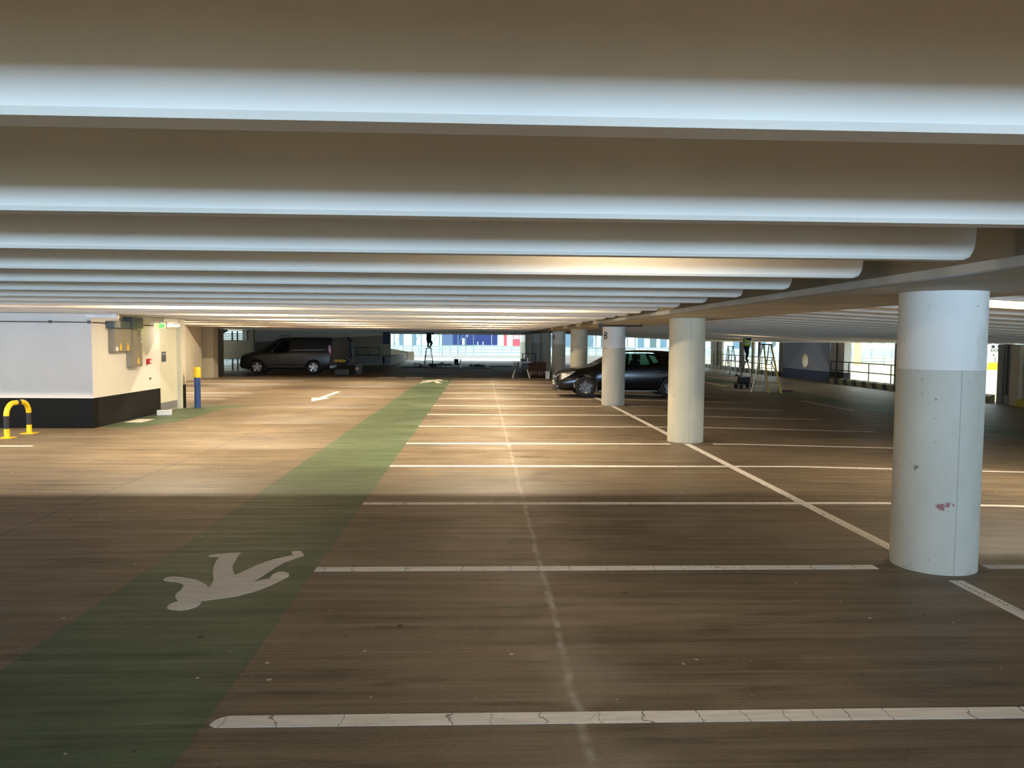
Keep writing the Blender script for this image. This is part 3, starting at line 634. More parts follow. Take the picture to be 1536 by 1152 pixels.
# far edge of the deck
struct(box('trim_3', mat('pale_kerb_concrete', (.55, .50, .47), .7), -16.5, 18.2, 71.7, 72.0, -.3, .33))
guard('guard_rail', [(-9.5, 71.85, .33), (6.5, 71.85, .33)], -.33, .80, (.52, .25), 14, M_WRAIL, 'pale metal guard rail along the far sunlit edge of the deck', r=.03)
guard('guard_rail', [(7.0, 71.85, .30), (17.5, 71.85, .30)], -.5, .80, (.45, .1), 9, M_WRAIL, 'pale metal guard rail beyond the black car at the far deck edge', r=.03)
# ------------------------------------------------------------------ right boundary
ZR = fz(XR)
def pier(n, y0, y1, m, x0=XR, x1=XR+.35, z1=1.745): return struct(box('wall_right_pier_%d' % n, m, x0, x1, y0, y1, ZR-.02, z1))
M_PIERB = banded('white_over_beige_pier', (.42, .36, .24), (.55, .53, .50), 1.02, rough=.7)
M_PIERK = banded('white_over_black_pier', (.035, .032, .03), (.60, .57, .54), .28, rough=.7)
pier(1, 56.3, 59.1, M_PIERB, x1=XR+.12); pier(2, 51.6, 52.5, M_GCONC, x1=XR+.1); pier(3, 49.7, 50.1, M_LCONC, x1=XR+.1); pier(4, 44.75, 45.4, M_GCONC, x1=XR+.1)
pier(5, 37.1, 38.6, M_PIERK); pier(6, 31.0, 32.5, M_GCONC)
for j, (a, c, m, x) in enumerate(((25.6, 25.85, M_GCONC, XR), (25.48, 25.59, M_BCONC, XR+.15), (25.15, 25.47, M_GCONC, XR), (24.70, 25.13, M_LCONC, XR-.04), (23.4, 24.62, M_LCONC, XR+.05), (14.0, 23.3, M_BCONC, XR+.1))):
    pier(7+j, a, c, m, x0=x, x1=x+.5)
# blue-grey wall with the round hole
bw = MB(); yc, zc, rr = 41.6, .74, .40
N = 32; ring = [(yc+rr*math.cos(2*math.pi*i/N), zc+rr*math.sin(2*math.pi*i/N)) for i in range(N)]
Y0, Y1, Z0, Z1 = 38.65, 44.7, ZR-.02, 1.745
def outer(i):
    t = 2*math.pi*i/N; c, s2 = math.cos(t), math.sin(t)
    k = min((Y1-yc)/c if c > 1e-6 else ((Y0-yc)/c if c < -1e-6 else 1e9), (Z1-zc)/s2 if s2 > 1e-6 else ((Z0-zc)/s2 if s2 < -1e-6 else 1e9))
    return (yc+c*k, zc+s2*k)
def ringq(xa, fn): return [(xa, fn(i)[0], fn(i)[1]) for i in range(N)]
vs = ringq(XR, outer)+ringq(XR, lambda i: ring[i])+ringq(XR+.5, outer)+ringq(XR+.5, lambda i: ring[i])
fs = []
for i in range(N):
    j = (i+1) % N; fs += [(i, j, N+j, N+i), (2*N+i, 3*N+i, 3*N+j, 2*N+j), (N+i, N+j, 3*N+j, 3*N+i), (i, 2*N+i, 2*N+j, j)]
bw.add(vs, fs)
# fill the four corners left between the radial quads
for (cy_, cz_) in ((Y0, Z0), (Y1, Z0), (Y0, Z1), (Y1, Z1)):
    best = sorted(range(N), key=lambda i: (outer(i)[0]-cy_)**2+(outer(i)[1]-cz_)**2)
    a = best[0]
    if (outer(a)[0]-cy_)**2+(outer(a)[1]-cz_)**2 > 1e-6:
        nb = (a+1) % N if abs(outer((a+1) % N)[0]-cy_) + abs(outer((a+1) % N)[1]-cz_) < abs(outer((a-1) % N)[0]-cy_) + abs(outer((a-1) % N)[1]-cz_) else (a-1) % N
        bb = len(bw.v)
        for dx in (0, .5): bw.add([(XR+dx, *outer(a)), (XR+dx, *outer(nb)), (XR+dx, cy_, cz_)], [(0, 1, 2)])
blue_wall = struct(bw.build('wall_right_blue', M_BLUEWALL))
b = MB(); b.lathe([(.37, -.02), (.398, -.02), (.398, .52), (.37, .52), (.37, -.02)], 32, axis='z')
b.v = [(XR+v[2], yc+v[0], zc+v[1]) for v in b.v]
tag(b.build('porthole_lining', M_LCONC, blue_wall, smooth=True), 'beige lining of the round hole')
struct(box('wall_right_blue_return', mat('dark_navy_paint', (.02, .025, .05), .6), XR-.0+.001, XR+.45, 44.71, 44.74, ZR, .3))
# pipes on piers
for j, (y, w) in enumerate(((57.3, 'far white and beige pier'), (37.8, 'white pier beside the blue-grey wall'), (49.2, 'gap behind the tall stepladder'), (25.3, 'grey pier right of the nearest column'))):
    tag(MB().cyl((XR-.036 if j != 2 else XR+.2, y, ZR+.31 if j != 2 else ZR), (XR-.036 if j != 2 else XR+.2, y, 1.74), .033 if j != 2 else .09, n=12).build('down_pipe', M_RAIL), 'dark vertical pipe on the ' + w, 'pipe')
# striped kerb
for j, (a, c) in enumerate(((44.9, 62.0), (25.9, 38.5), (14.5, 24.6))):
    b = MB(); b.prism([(XR-.20, ZR), (XR-.005, ZR), (XR-.005, ZR+.30), (XR-.06, ZR+.30), (XR-.20, ZR+.24)], a, c, lambda u, v, w: (u, w, v))
    if j == 2:
        b = MB(); b.prism([(XR-.20, ZR), (XR-.005, ZR), (XR-.005, ZR+.26), (XR-.20, ZR+.22)], a, c, lambda u, v, w: (u, w, v))
    tag(b.build('striped_kerb', M_KERB if j < 2 else stripes('bright_black_yellow_kerb', (.50, .40, .04), (.02, .018, .016), 1.6, slant=-1.0)), 'black and yellow striped kerb ' + ['beyond the stepladders', 'under the dark railing beside the porthole wall', 'at the right edge behind the nearest column'][j], 'kerb')
guard('guard_rail', [(XR-.10, 38.3, ZR+.302), (XR-.10, 26.8, ZR+.302)], 0, .80, (.38,), 7, M_RAIL, 'dark two-bar railing above the striped kerb beside the porthole wall', r=.026)
guard('guard_rail', [(XR-.10, 58.0, ZR+.302), (XR-.10, 46.2, ZR+.302)], 0, .80, (.38,), 8, M_RAIL, 'dark two-bar railing above the striped kerb beyond the ladders', r=.026)
# outer deck things seen through the right openings
b = MB(); b.lathe([(.33, 0), (.33, 4.2)], 24)
c = b.build('outer_column', mat('sunlit_beige_column', (.80, .58, .36), .7), smooth=True); c.location = (34.6, 69.5, -.33); tag(c, 'sunlit beige round column seen through the opening right of the porthole', 'column')
guard('guard_rail', [(19, 71.9, -.33), (60, 71.9, -.33)], 0, 1.35, (1.0, .6, .3), 20, M_WRAIL, 'pale rail fence at the far edge of the sunlit outer deck', r=.035)
struct(box('wall_outer_parapet', mat('white_parapet', (.8, .78, .76), .7), 18.3, 62, 72.0, 72.3, -.6, .25))
e = empty('exit_board', (43.85, 64.0, -.33)); tag(e, 'white EXIT direction board on a post beyond the right opening', 'sign')
MB().cyl((0, 0, 0), (0, 0, 2.1), .05, n=10).build('post', M_MGREY, e); box('board', M_PLATEW, -.75, .75, -.06, -.01, .95, 2.0, e)
text_mesh('lettering', 'EXIT', .36, M_BLACK, e, (-.12, -.065, 1.50), (R90, 0, 0), .003, .008)
text_mesh('arrow_sign', '\u2193', .3, M_BLACK, e, (-.2, -.065, 1.14), (R90, 0, 0), .003, .008)
box('square_symbol', M_BLACK, -.42, -.12, -.066, -.061, 1.70, 1.94, e); box('square_symbol', M_BLACK, .10, .30, -.066, -.061, 1.74, 1.94, e)
e = empty('barrier_block', (41.6, 60.0, -.33)); tag(e, 'bright yellow barrier block beyond the right opening', 'barrier')
box('block', M_YEL, -.9, .9, -.3, .3, 0, .58, e, bevel=.05); box('foot', M_YEL, -1.0, 1.0, -.4, .4, 0, .16, e)

# ------------------------------------------------------------------ outside: city beyond the deck
struct(box('ground_outside', mat('outdoor_street_paving', (.62, .62, .6), .8), -160, 200, 73, 260, -6.2, -6))
struct(box('ground_behind', mat('outdoor_street_paving', (.62, .62, .6), .8), -60, 60, -70, -9.5, -6.2, -6))
struct(box('wall_back_parapet', M_GCONC, -16.5, 18.3, -9.5, -9.3, -.3, .30))
e = empty('office_building', (0, 118, -6)); tag(e, 'pale glazed building with deep blue hoarding beyond the far opening', 'building')
box('wall', M_FAC, -60, 90, 0, 12, 0, 15, e)
box('blue_hoarding', M_BANNER, -4.3, 2.45, -.25, -.02, 6.9, 9.0, e); box('grey_hoarding', M_BANNER2, -5.9, -4.35, -.22, -.02, 6.9, 9.0, e)
b = MB()
for x in (-.6, .2): b.box(x, x+.12, -.3, -.26, 6.95, 7.4)
b.box(1.55, 1.6, -.3, -.26, 6.9, 9); b.box(-2.9, -2.55, -.3, -.26, 6.9, 7.9); b.box(-2.2, -2.1, -.3, -.26, 8.1, 8.6); b.build('white_mark', M_STEELW, e)
box('red_panel', M_REDP, 3.45, 3.9, -.25, -.02, 6.8, 9.0, e); box('red_panel', M_REDP, 4.8, 6.1, -.25, -.02, 6.8, 7.75, e); box('red_panel', mat('pale_pink_panel', (.8, .3, .35), .5), 4.8, 6.1, -.25, -.02, 7.8, 8.9, e)
b = MB()
for i in range(9): b.box(4.95, 5.9-.1*(i % 3), -.28, -.26, 7.9+.1*i, 7.94+.1*i)
b.build('white_mark', M_STEELW, e)
for i in range(26):
    x = 10.5+i*1.9+(.3 if i % 3 else 0)
    if i in (5, 6, 14): continue
    box('window', M_GLAZ if i % 2 else M_FRAME, x, x+1.0, -.1, -.01, 6.6, 8.6+.5*(i % 2), e)
for i in range(7):
    x = -23+i*2.1; box('window', M_GLAZ, x, x+.5, -.1, -.01, 6.7, 9.2, e)
def truss(name, x0, x1, y, z0, z1, n, label, m=M_FRAME, r=.07):
    e = empty(name, (x0, y, -6)); tag(e, label, 'steel frame'); L = (x1-x0)
    for z in (z0, z1): MB().bar((0, 0, z+6), (L, 0, z+6), r*1.4, r*1.4).build('beam', m, e)
    for i in range(n+1):
        x = L*i/n; MB().bar((x, 0, 0), (x, 0, z1+6), r*1.6, r*1.6).build('upright', m, e)
        if i < n and i % 2 == 0: MB().bar((x, 0, z0+6), (x+L/n, 0, z1+6), r, r).build('brace', m, e)
truss('steel_frame', -10.8, -5.2, 96, .9, 2.6, 5, 'grey steel frame with diagonal braces beyond the left of the far opening')
truss('steel_frame', -5.0, -1.0, 99, 1.0, 3.0, 4, 'second grey steel frame behind the worker on the far ladder')
truss('steel_frame', 11.5, 19.5, 97, .7, 2.4, 8, 'grey steel frame seen above the roof of the black car')
truss('steel_frame', 38, 60, 100, .4, 3.2, 7, 'pale cross-braced frame seen through the opening right of the porthole', m=M_STEELW, r=.22)
b = MB()
for i in range(6): b.box(-60, 90, 92, 92.06, -.9+i*.34, -.80+i*.34)
for i in range(60): b.box(-60+i*2.5, -59.88+i*2.5, 91.9, 92.1, -6, 1.05)
tag(b.build('street_fence', M_WRAIL), 'pale horizontal-bar fence beyond the far deck edge', 'fence')

# ------------------------------------------------------------------ vehicles (length along +x from the front bumper at x=0, side y, up z)
def cutters(objs, target):
    for c in objs:
        md = target.modifiers.new('cut', 'BOOLEAN'); md.operation = 'DIFFERENCE'; md.solver = 'EXACT'; md.object = c
    dg = bpy.context.evaluated_depsgraph_get(); dg.update()
    me = bpy.data.meshes.new_from_object(target.evaluated_get(dg))
    mats = list(target.data.materials); target.modifiers.clear(); target.data = me
    me.materials.clear()
    for m in mats: me.materials.append(m)
    for c in objs: bpy.data.objects.remove(c)
    for p in me.polygons: p.use_smooth = True
    es = target.modifiers.new('es', 'EDGE_SPLIT'); es.split_angle = math.radians(32)
def body_loft(stations):
    """stations: x, z0, z_belt, z_top, half width at belt, half width at top"""
    b = MB(); rings = []
    for x, z0, zb, zt, w, wt in stations:
        h = [(0, z0), (w-.14, z0), (w-.03, z0+.07), (w, z0+(zb-z0)*.35), (w+.0, z0+(zb-z0)*.7), (w-.02, zb), (w-.04, zb+(zt-zb)*.08), (wt+(w-wt)*.35, zb+(zt-zb)*.62), (wt, zt-(zt-zb)*.16-.005), (wt-.12, zt-.008), (0, zt+.012)]
        rings.append([(x, -y, z) for y, z in h] + [(x, y, z) for y, z in reversed(h[1:-1])])
    n = len(rings[0]); vs = [q for r in rings for q in r]
    fs = [(i*n+k, i*n+(k+1) % n, (i+1)*n+(k+1) % n, (i+1)*n+k) for i in range(len(rings)-1) for k in range(n)]
    fs += [tuple(reversed(range(n))), tuple(range((len(rings)-1)*n, len(rings)*n))]
    return b.add(vs, fs)
def wheel(parent, x, y, R, side, m, spokes=5, w=.2):
    """side=-1 faces -y"""
    t = MB(); prof = [(R*.66, -w/2), (R*.93, -w/2), (R, -w*.36), (R, w*.36), (R*.93, w/2), (R*.66, w/2), (R*.66, -w/2)]
    t.lathe(prof, 32, axis='y'); wo = t.build('wheel', M_TYRE, parent, smooth=True); wo.location = (x, y, R)
    r = MB(); f = side*w*.42
    r.lathe([(R*.62, -w*.3), (R*.68, -w*.3), (R*.69, w*.44), (R*.64, w*.44), (R*.62, -w*.3)], 32, axis='y') if side > 0 else r.lathe([(R*.62, w*.3), (R*.68, w*.3), (R*.69, -w*.44), (R*.64, -w*.44), (R*.62, w*.3)], 32, axis='y')
    r.cyl((0, f*.6, 0), (0, f, 0), R*.16, R*.12, 16)
    for k in range(spokes):
        a = 2*math.pi*k/spokes+.3
        for da in (-.13, .13):
            r.bar((R*.12*math.cos(a), f*.85, R*.12*math.sin(a)), (R*.655*math.cos(a+da), f*.95, R*.655*math.sin(a+da)), R*.10, .025, (0, 1, 0))
    r.build('rim', m, wo)
    MB().cyl((0, f*.1, 0), (0, f*.25, 0), R*.45, n=24).build('brake_disc', M_MGREY, wo)
def sideprism(poly, a, c): return MB().prism(poly, a, c, lambda u, v, w: (u, w, v))
def cab_seat(parent, x, y, z, m=M_BLACKP):
    b = MB(); b.box(x, x+.48, y-.23, y+.23, z, z+.16); b.prism([(x+.42, z+.1), (x+.56, z+.1), (x+.70, z+.68), (x+.60, z+.68)], y-.22, y+.22, lambda u, v, w: (u, w, v)); b.box(x+.62, x+.71, y-.12, y+.12, z+.70, z+.88)
    b.build('seat', m, parent, bevel=.03)

def make_hatch():
    root = empty('black_car', (2.32, 24.38, 0.005)); tag(root, 'glossy black five-door hatchback parked across behind the lettered column', 'car')
    L = 4.25
    st = [(0.0, .30, .50, .62, .55, .45), (.04, .22, .55, .68, .70, .62), (.16, .19, .60, .76, .82, .74), (.45, .18, .66, .86, .88, .78), (.85, .18, .74, .93, .895, .80), (1.12, .18, .84, .97, .90, .80), (1.35, .18, .90, 1.08, .90, .74),
          (1.70, .18, .92, 1.28, .90, .66), (2.00, .18, .93, 1.41, .90, .62), (2.35, .18, .94, 1.455, .90, .61), (2.8, .18, .96, 1.46, .90, .61), (3.25, .18, .98, 1.455, .90, .60), (3.65, .19, 1.0, 1.435, .89, .58), (3.9, .21, 1.0, 1.39, .88, .58), (4.08, .24, .96, 1.26, .85, .60), (4.20, .28, .90, 1.08, .80, .60), (4.25, .32, .80, .92, .74, .60)]
    b = body_loft(st); body = b.build('body', M_GOLF, root)
    sd = body.modifiers.new('s', 'SUBSURF'); sd.levels = 2; sd.render_levels = 2
    bpy.context.view_layer.update()
    WXs = (.90, 3.53); cs = []
    for x in WXs: cs.append(MB().cyl((x, -1.2, .33), (x, 1.2, .33), .375, n=40).build('c', None))
    cs.append(sideprism([(1.66, .93), (1.98, 1.28), (2.35, 1.345), (2.42, 1.345), (2.42, .95)], -1.2, 1.2).build('c', None))
    cs.append(sideprism([(2.50, .955), (2.50, 1.345), (3.05, 1.335), (3.25, .985)], -1.2, 1.2).build('c', None))
    cs.append(sideprism([(3.16, 1.29), (3.45, 1.24), (3.62, 1.06), (3.32, 1.02)], -1.2, 1.2).build('c', None))
    cs.append(sideprism([(1.15, .85), (1.40, 1.02), (1.98, 1.37), (2.3, 1.40), (3.2, 1.39), (3.8, 1.20), (3.9, .8), (3.0, .45), (1.2, .45)], -.62, .62).build('c', None))
    cs.append(MB().prism([(1.20, .95), (1.88, 1.33), (1.78, 1.55), (1.0, 1.12)], -.60, .60, lambda u, v, w: (u, w, v)).build('c', None))
    cs.append(MB().prism([(3.62, 1.32), (3.95, 1.08), (4.3, 1.2), (3.9, 1.5)], -.52, .52, lambda u, v, w: (u, w, v)).build('c', None))
    for p in body.parent and [1] or []: pass
    # cutters share the body's local frame
    for c in cs: c.parent = root
    bpy.context.view_layer.update()
    cutters(cs, body)
    # glazing
    for s_, nm in ((-1, 'near'), (1, 'far')):
        def sy(z): return s_*(.895-.33*max(0, (z-.93))/.5)
        for poly in ([(1.66, .93), (1.98, 1.28), (2.35, 1.345), (2.42, 1.345), (2.42, .95)], [(2.50, .955), (2.50, 1.345), (3.05, 1.335), (3.25, .985)], [(3.16, 1.29), (3.45, 1.24), (3.62, 1.06), (3.32, 1.02)]):
            g = MB(); g.add([(u, sy(v)*.965, v) for u, v in poly]+[(u, sy(v)*.965-s_*.005, v) for u, v in poly], [tuple(range(len(poly))), tuple(range(len(poly), 2*len(poly)))]); g.build('side_window', M_GLASS, root)
    MB().add([(1.20, -.66, 1.0), (1.20, .66, 1.0), (1.93, .56, 1.395), (1.93, -.56, 1.395)], [(0, 1, 2, 3)]).build('windscreen', M_GLASS, root)
    MB().add([(3.70, -.5, 1.37), (3.70, .5, 1.37), (4.0, .52, 1.14), (4.0, -.52, 1.14)], [(0, 1, 2, 3)]).build('rear_window', M_GLASS, root)
    for y in (-.37, .37): cab_seat(root, 1.95, y, .45)
    b = MB(); b.box(3.0, 3.3, -.6, .6, .45, .95); b.build('rear_seat', M_BLACKP, root, bevel=.03)
    b = MB(); b.lathe([(.17, 0), (.19, .012), (.17, .024)], 24, c=(0, 0, 0)); b.v = [(1.62+v[2]*.9-v[0]*.3, .37+v[1], .92+v[0]*.95) for v in b.v]; b.build('steering_wheel', M_BLACKP, root)
    box('dashboard', M_BLACKP, 1.25, 1.55, -.6, .6, .6, .90, root, bevel=.03)
    for x in WXs:
        for s_ in (-1, 1): wheel(root, x, s_*.80, .325, s_, M_DALLOY)
    # front details
    for s_ in (-1, 1):
        g = MB(); q6 = [(-.005, .50, .52), (.015, .50, .66), (.16, .76, .745), (.58, .895, .815), (.46, .90, .72), (.15, .845, .55)]
        g.add([(x, s_*(y+.008), z) for x, y, z in q6]+[(x+.08, s_*(y-.10), z) for x, y, z in q6], [(0, 1, 2), (0, 2, 5), (2, 4, 5), (2, 3, 4), tuple(range(6, 12))]+[(i, (i+1) % 6, 6+(i+1) % 6, 6+i) for i in range(6)])
        g.build('headlamp', M_LAMPC, root)
        MB().lathe([(.01, -.005), (.05, -.005), (.05, .02), (.01, .02)], 16).build('fog_lamp', M_LAMPC, root).location = (.06, s_*.66, .33)
        mr = MB(); mr.box(1.72, 1.84, s_*.99-.10, s_*.99+.10, .93, 1.06); mr.build('door_mirror', M_GOLF, root, bevel=.03)
        MB().bar((1.78, s_*.86, .95), (1.78, s_*.92, .96), .05, .03).build('mirror_arm', M_GOLF, root)
        MB().bar((2.20, s_*.905, .80), (2.36, s_*.905, .80), .02, .03).build('door_handle', M_GOLF, root)
        MB().bar((3.02, s_*.905, .82), (3.18, s_*.905, .82), .02, .03).build('door_handle', M_GOLF, root)
        MB().bar((1.30, s_*.905, .22), (3.1, s_*.905, .22), .02, .02).build('sill_trim', M_MGREY, root)
        MB().box(4.06, 4.16, s_*.70-.12, s_*.70+.12, .78, .95).build('tail_lamp', M_TAIL, root)
    MB().box(-.005, .05, -.42, .42, .47, .56).build('grille', M_BLACKP, root); MB().box(-.01, .04, -.46, .46, .245, .36).build('lower_grille', M_BLACKP, root)
    p = MB().box(-.03, -.012, -.26, .26, .37, .48).build('number_plate', M_PLATEW, root)
    text_mesh('plate_text', 'LC13 OVB', .09, M_BLACK, root, (-.033, 0, .425), (R90, 0, -R90), .001)
    MB().lathe([(0, 0), (.055, 0), (.055, .012), (0, .012)], 20).build('badge', M_ALLOY, root).rotation_euler = (0, -R90, 0)
    for ch in root.children:
        if ch.name.startswith('badge'): ch.location = (-.008, 0, .58)
    MB().bar((0.01, -.62, .2), (.01, .62, .2), .06, .02).build('front_lip', M_BLACKP, root)
    return root
make_hatch()

def make_van():
    root = empty('dark_van', (-11.80, 38.60, 0), .09); tag(root, 'dark grey metallic panel van with open rear doors in front of the ramp wall', 'van')
    st = [(0, .38, .60, .72, .62, .50), (.03, .28, .66, .82, .78, .66), (.14, .24, .74, .94, .88, .78), (.40, .22, .84, 1.04, .91, .82), (.75, .22, .92, 1.12, .92, .82), (1.0, .22, .98, 1.19, .92, .80), (1.3, .22, 1.0, 1.40, .92, .74), (1.62, .22, 1.0, 1.63, .92, .70), (1.85, .22, 1.0, 1.74, .92, .70),
          (2.2, .22, 1.02, 1.79, .92, .71), (2.9, .22, 1.04, 1.81, .92, .72), (3.6, .22, 1.05, 1.81, .92, .72), (4.2, .24, 1.05, 1.80, .91, .72), (4.34, .28, 1.05, 1.78, .89, .71), (4.38, .32, 1.05, 1.70, .86, .68)]
    body = body_loft(st).build('body', M_VAN, root)
    sd = body.modifiers.new('s', 'SUBSURF'); sd.levels = 2; sd.render_levels = 2
    WXs = (.86, 3.52); cs = []
    for x in WXs: cs.append(MB().cyl((x, -1.2, .34), (x, 1.2, .34), .39, n=40).build('c', None))
    winA = [(1.50, 1.04), (1.92, 1.50), (2.02, 1.58), (2.42, 1.60), (2.34, 1.18), (2.22, 1.06)]
    cs.append(sideprism(winA, -1.2, 1.2).build('c', None))
    cs.append(sideprism([(1.20, 1.05), (1.36, 1.05), (1.80, 1.48), (1.72, 1.48)], -1.2, 1.2).build('c', None))
    cs.append(sideprism([(1.05, .95), (1.35, 1.22), (1.85, 1.64), (2.3, 1.72), (2.55, 1.72), (2.55, .5), (1.1, .5)], -.66, .66).build('c', None))
    cs.append(MB().prism([(1.08, 1.16), (1.72, 1.62), (1.6, 1.9), (.85, 1.3)], -.64, .64, lambda u, v, w: (u, w, v)).build('c', None))
    cs.append(sideprism([(2.7, .45), (5, .45), (5, 1.68), (2.7, 1.68)], -.66, .66).build('c', None))
    for c in cs: c.parent = root
    bpy.context.view_layer.update(); cutters(cs, body)
    for s_ in (-1, 1):
        def sy(z): return s_*(.90-.24*max(0, (z-1.0))/.8)
        for poly in (winA, [(1.20, 1.05), (1.36, 1.05), (1.80, 1.48), (1.72, 1.48)]):
            n = len(poly); MB().add([(u, sy(v)*.965, v) for u, v in poly]+[(u, sy(v)*.965-s_*.005, v) for u, v in poly], [tuple(range(n)), tuple(range(n, 2*n))]).build('side_window', M_GLASS, root)
        g = MB(); pl = [(.03, .70), (.10, .84), (.45, 1.02), (.66, 1.06), (.40, .86), (.16, .72)]
        g.add([(u, s_*(.70+(u)*.36), v) for u, v in pl]+[(u+.03, s_*(.66+(u)*.34), v) for u, v in pl], [tuple(range(6)), tuple(range(6, 12))]+[(i, (i+1) % 6, 6+(i+1) % 6, 6+i) for i in range(6)])
        g.build('headlamp', M_LAMPC, root)
        box('tail_lamp', M_TAIL, 4.22, 4.385, s_*.82-.05, s_*.82+.075, .80, 1.42, root, bevel=.02)
        MB().bar((1.9, s_*.60, 1.80), (1.9, s_*.60, 1.87), .03, .03).bar((2.15, s_*.60, 1.80), (2.15, s_*.60, 1.87), .03, .03).bar((1.86, s_*.60, 1.87), (2.2, s_*.60, 1.87), .03, .02).build('roof_rail', M_BLACKP, root)
        mr = MB(); mr.box(1.56, 1.68, s_*1.03-.09, s_*1.03+.09, 1.02, 1.22); mr.build('door_mirror', M_BLACKP, root, bevel=.03)
        MB().bar((1.62, s_*.88, 1.05), (1.62, s_*.95, 1.08), .05, .04).build('mirror_arm', M_BLACKP, root)
        MB().bar((2.25, s_*.925, .98), (2.42, s_*.925, .98), .02, .035).build('door_handle', M_BLACKP, root)
        MB().bar((2.5, s_*.915, 1.16), (4.15, s_*.895, 1.20), .02, .02).build('side_door_rail', M_MGREY, root)
        MB().bar((1.3, s_*.925, .36), (3.05, s_*.925, .36), .025, .05).build('sill_trim', M_BLACKP, root)
    MB().add([(1.08, -.66, 1.22), (1.08, .66, 1.22), (1.78, .60, 1.69), (1.78, -.60, 1.69)], [(0, 1, 2, 3)]).build('windscreen', M_GLASS, root)
    for y in (-.40, .40): cab_seat(root, 1.75, y, .55, mat('pale_seat_cover', (.30, .27, .24), .8))
    box('dashboard', M_BLACKP, 1.1, 1.5, -.6, .6, .7, 1.0, root, bevel=.03)
    for x in WXs:
        for s_ in (-1, 1): wheel(root, x, s_*.82, .335, s_, M_ALLOY)
    box('front_bumper', mat('silver_bumper_paint', (.30, .31, .34), .35, .4), -.01, .16, -.74, .74, .34, .56, root, bevel=.05)
    box('grille', M_BLACKP, -.03, -.008, -.5, .5, .40, .5, root)
    box('rear_bumper', mat('silver_bumper_paint', (.30, .31, .34), .35, .4), 4.28, 4.47, -.88, .88, .28, .44, root, bevel=.04)
    # rear barn doors standing open: near door in line with the side, far door likewise
    for s_, nm in ((-1, 'near'), (1, 'far')):
        d = empty('rear_door', (4.40, s_*.84, 0), (.32 if s_ < 0 else -.25)); d.parent = root
        b = MB(); b.prism([(0, .52), (.80, .56), (.84, .95), (.80, 1.60), (.62, 1.80), (.06, 1.76), (0, 1.6)], -.03, .03, lambda u, v, w: (u, w, v)); b.build('door_panel', M_VAN, d, bevel=.012)
        b = MB(); b.prism([(.10, 1.12), (.70, 1.15), (.66, 1.62), (.12, 1.62)], -.036, -.031, lambda u, v, w: (u, w, v)); b.build('panel_pressing', M_VAN, d)
        b = MB(); b.prism([(.80, .58), (.86, .58), (.90, .95), (.86, 1.62), (.68, 1.84), (.62, 1.80), (.80, 1.60)], -.02, .16, lambda u, v, w: (u, w, v)); b.build('door_edge', M_BLACKP, d)
        if s_ < 0:
            box('number_plate', M_PLATEY, .12, .66, -.046, -.037, .60, .71, d); text_mesh('plate_text', 'WK57 YBC', .10, M_BLACK, d, (.39, -.048, .655), (R90, 0, 0), .001)
    return root
make_van()
# white car on the outer deck, seen far off at the right edge
e = empty('white_car', (43.0, 66.8, -.33)); tag(e, 'white car parked behind the EXIT board beyond the right opening', 'car')
b = body_loft([(0, .3, .5, .6, .6, .5), (.2, .2, .6, .8, .85, .7), (1.2, .2, .85, .95, .9, .8), (2.0, .2, .92, 1.38, .9, .62), (3.0, .2, .95, 1.42, .9, .6), (3.9, .2, .95, 1.2, .88, .6), (4.2, .3, .8, .9, .75, .6)]).build('body', M_STEELW, e)
b.modifiers.new('s', 'SUBSURF').levels = 1
MB().prism([(1.5, .97), (2.05, 1.32), (3.0, 1.34), (3.6, 1.0)], -.84, -.80, lambda u, v, w: (u, w, v)).build('side_window', M_GLASSD, e)
for x in (.85, 3.4):
    for s_ in (-1, 1): wheel(e, x, s_*.80, .32, s_, M_ALLOY)

# ------------------------------------------------------------------ ladders
def stepladder(name, loc, rz, h, w0, w1, splay, nst, label, mf, mb_, top=M_BLACKP, broken=0):
    e = empty(name, loc, rz); tag(e, label, 'ladder'); t = .035
    for s_ in (-1, 1):
        MB().bar((s_*w1/2, -splay, 0.005), (s_*w0/2, -.04, h-.03), t, .06).build('front_leg', mf, e)
        MB().bar((s_*w1/2*.95, splay*.9, 0.005), (s_*w0/2*.9, .04, h-.05), t, .04).build('rear_leg', mb_, e)
    for i in range(nst):
        f = (i+1)/(nst+1); z = f*h; w = w1+(w0-w1)*f; y = -splay+(splay-.04)*f
        box('tread', M_LAD_AL, -w/2, w/2, y-.03, y+.05, z-.012, z+.012, e)
    b = MB()
    for f in (.12, .5): 
        w = (w1+(w0-w1)*f)*.94; y = splay*.9*(1-f)+.04*f; b.bar((-w/2, y, f*h), (w/2, y, f*h), .02, .03)
    b.bar((-w1/2*.95, splay*.9, .1), (0, splay*.79, .12*h), .015, .02)
    b.bar((-w*.5, y, .12*h), (w*.5, y, .5*h), .012, .012); b.build('rear_brace', M_LAD_AL, e)
    box('top_cap', top, -w0/2-.03, w0/2+.03, -.10, .10, h-.05, h, e, bevel=.01)
    return e
zl = fz(10.9)+.006
stepladder('stepladder', (10.66, 28.4, zl), .36, 1.83, .34, .58, .50, 5, 'tall yellow and aluminium stepladder with black top before the far railing', M_LAD_Y, M_LAD_AL)
stepladder('stepladder', (15.25, 46.6, fz(15.25)), .2, 1.72, .34, .46, .36, 5, 'aluminium stepladder left of the worker in the hi-vis vest', M_LAD_AL, M_LAD_AL)
LW = (13.75, 39.42); zl2 = fz(13.75)
stepladder('stepladder', (LW[0], LW[1], zl2), 1.25, .96, .34, .52, .34, 3, 'low stepladder under the feet of the worker in the hi-vis vest', M_LAD_AL, M_RAIL)
stepladder('stepladder', (-3.82, 56.3, 0), 0, 1.12, .36, .60, .40, 4, 'dark stepladder under the worker against the bright far opening', M_RAIL, M_RAIL)

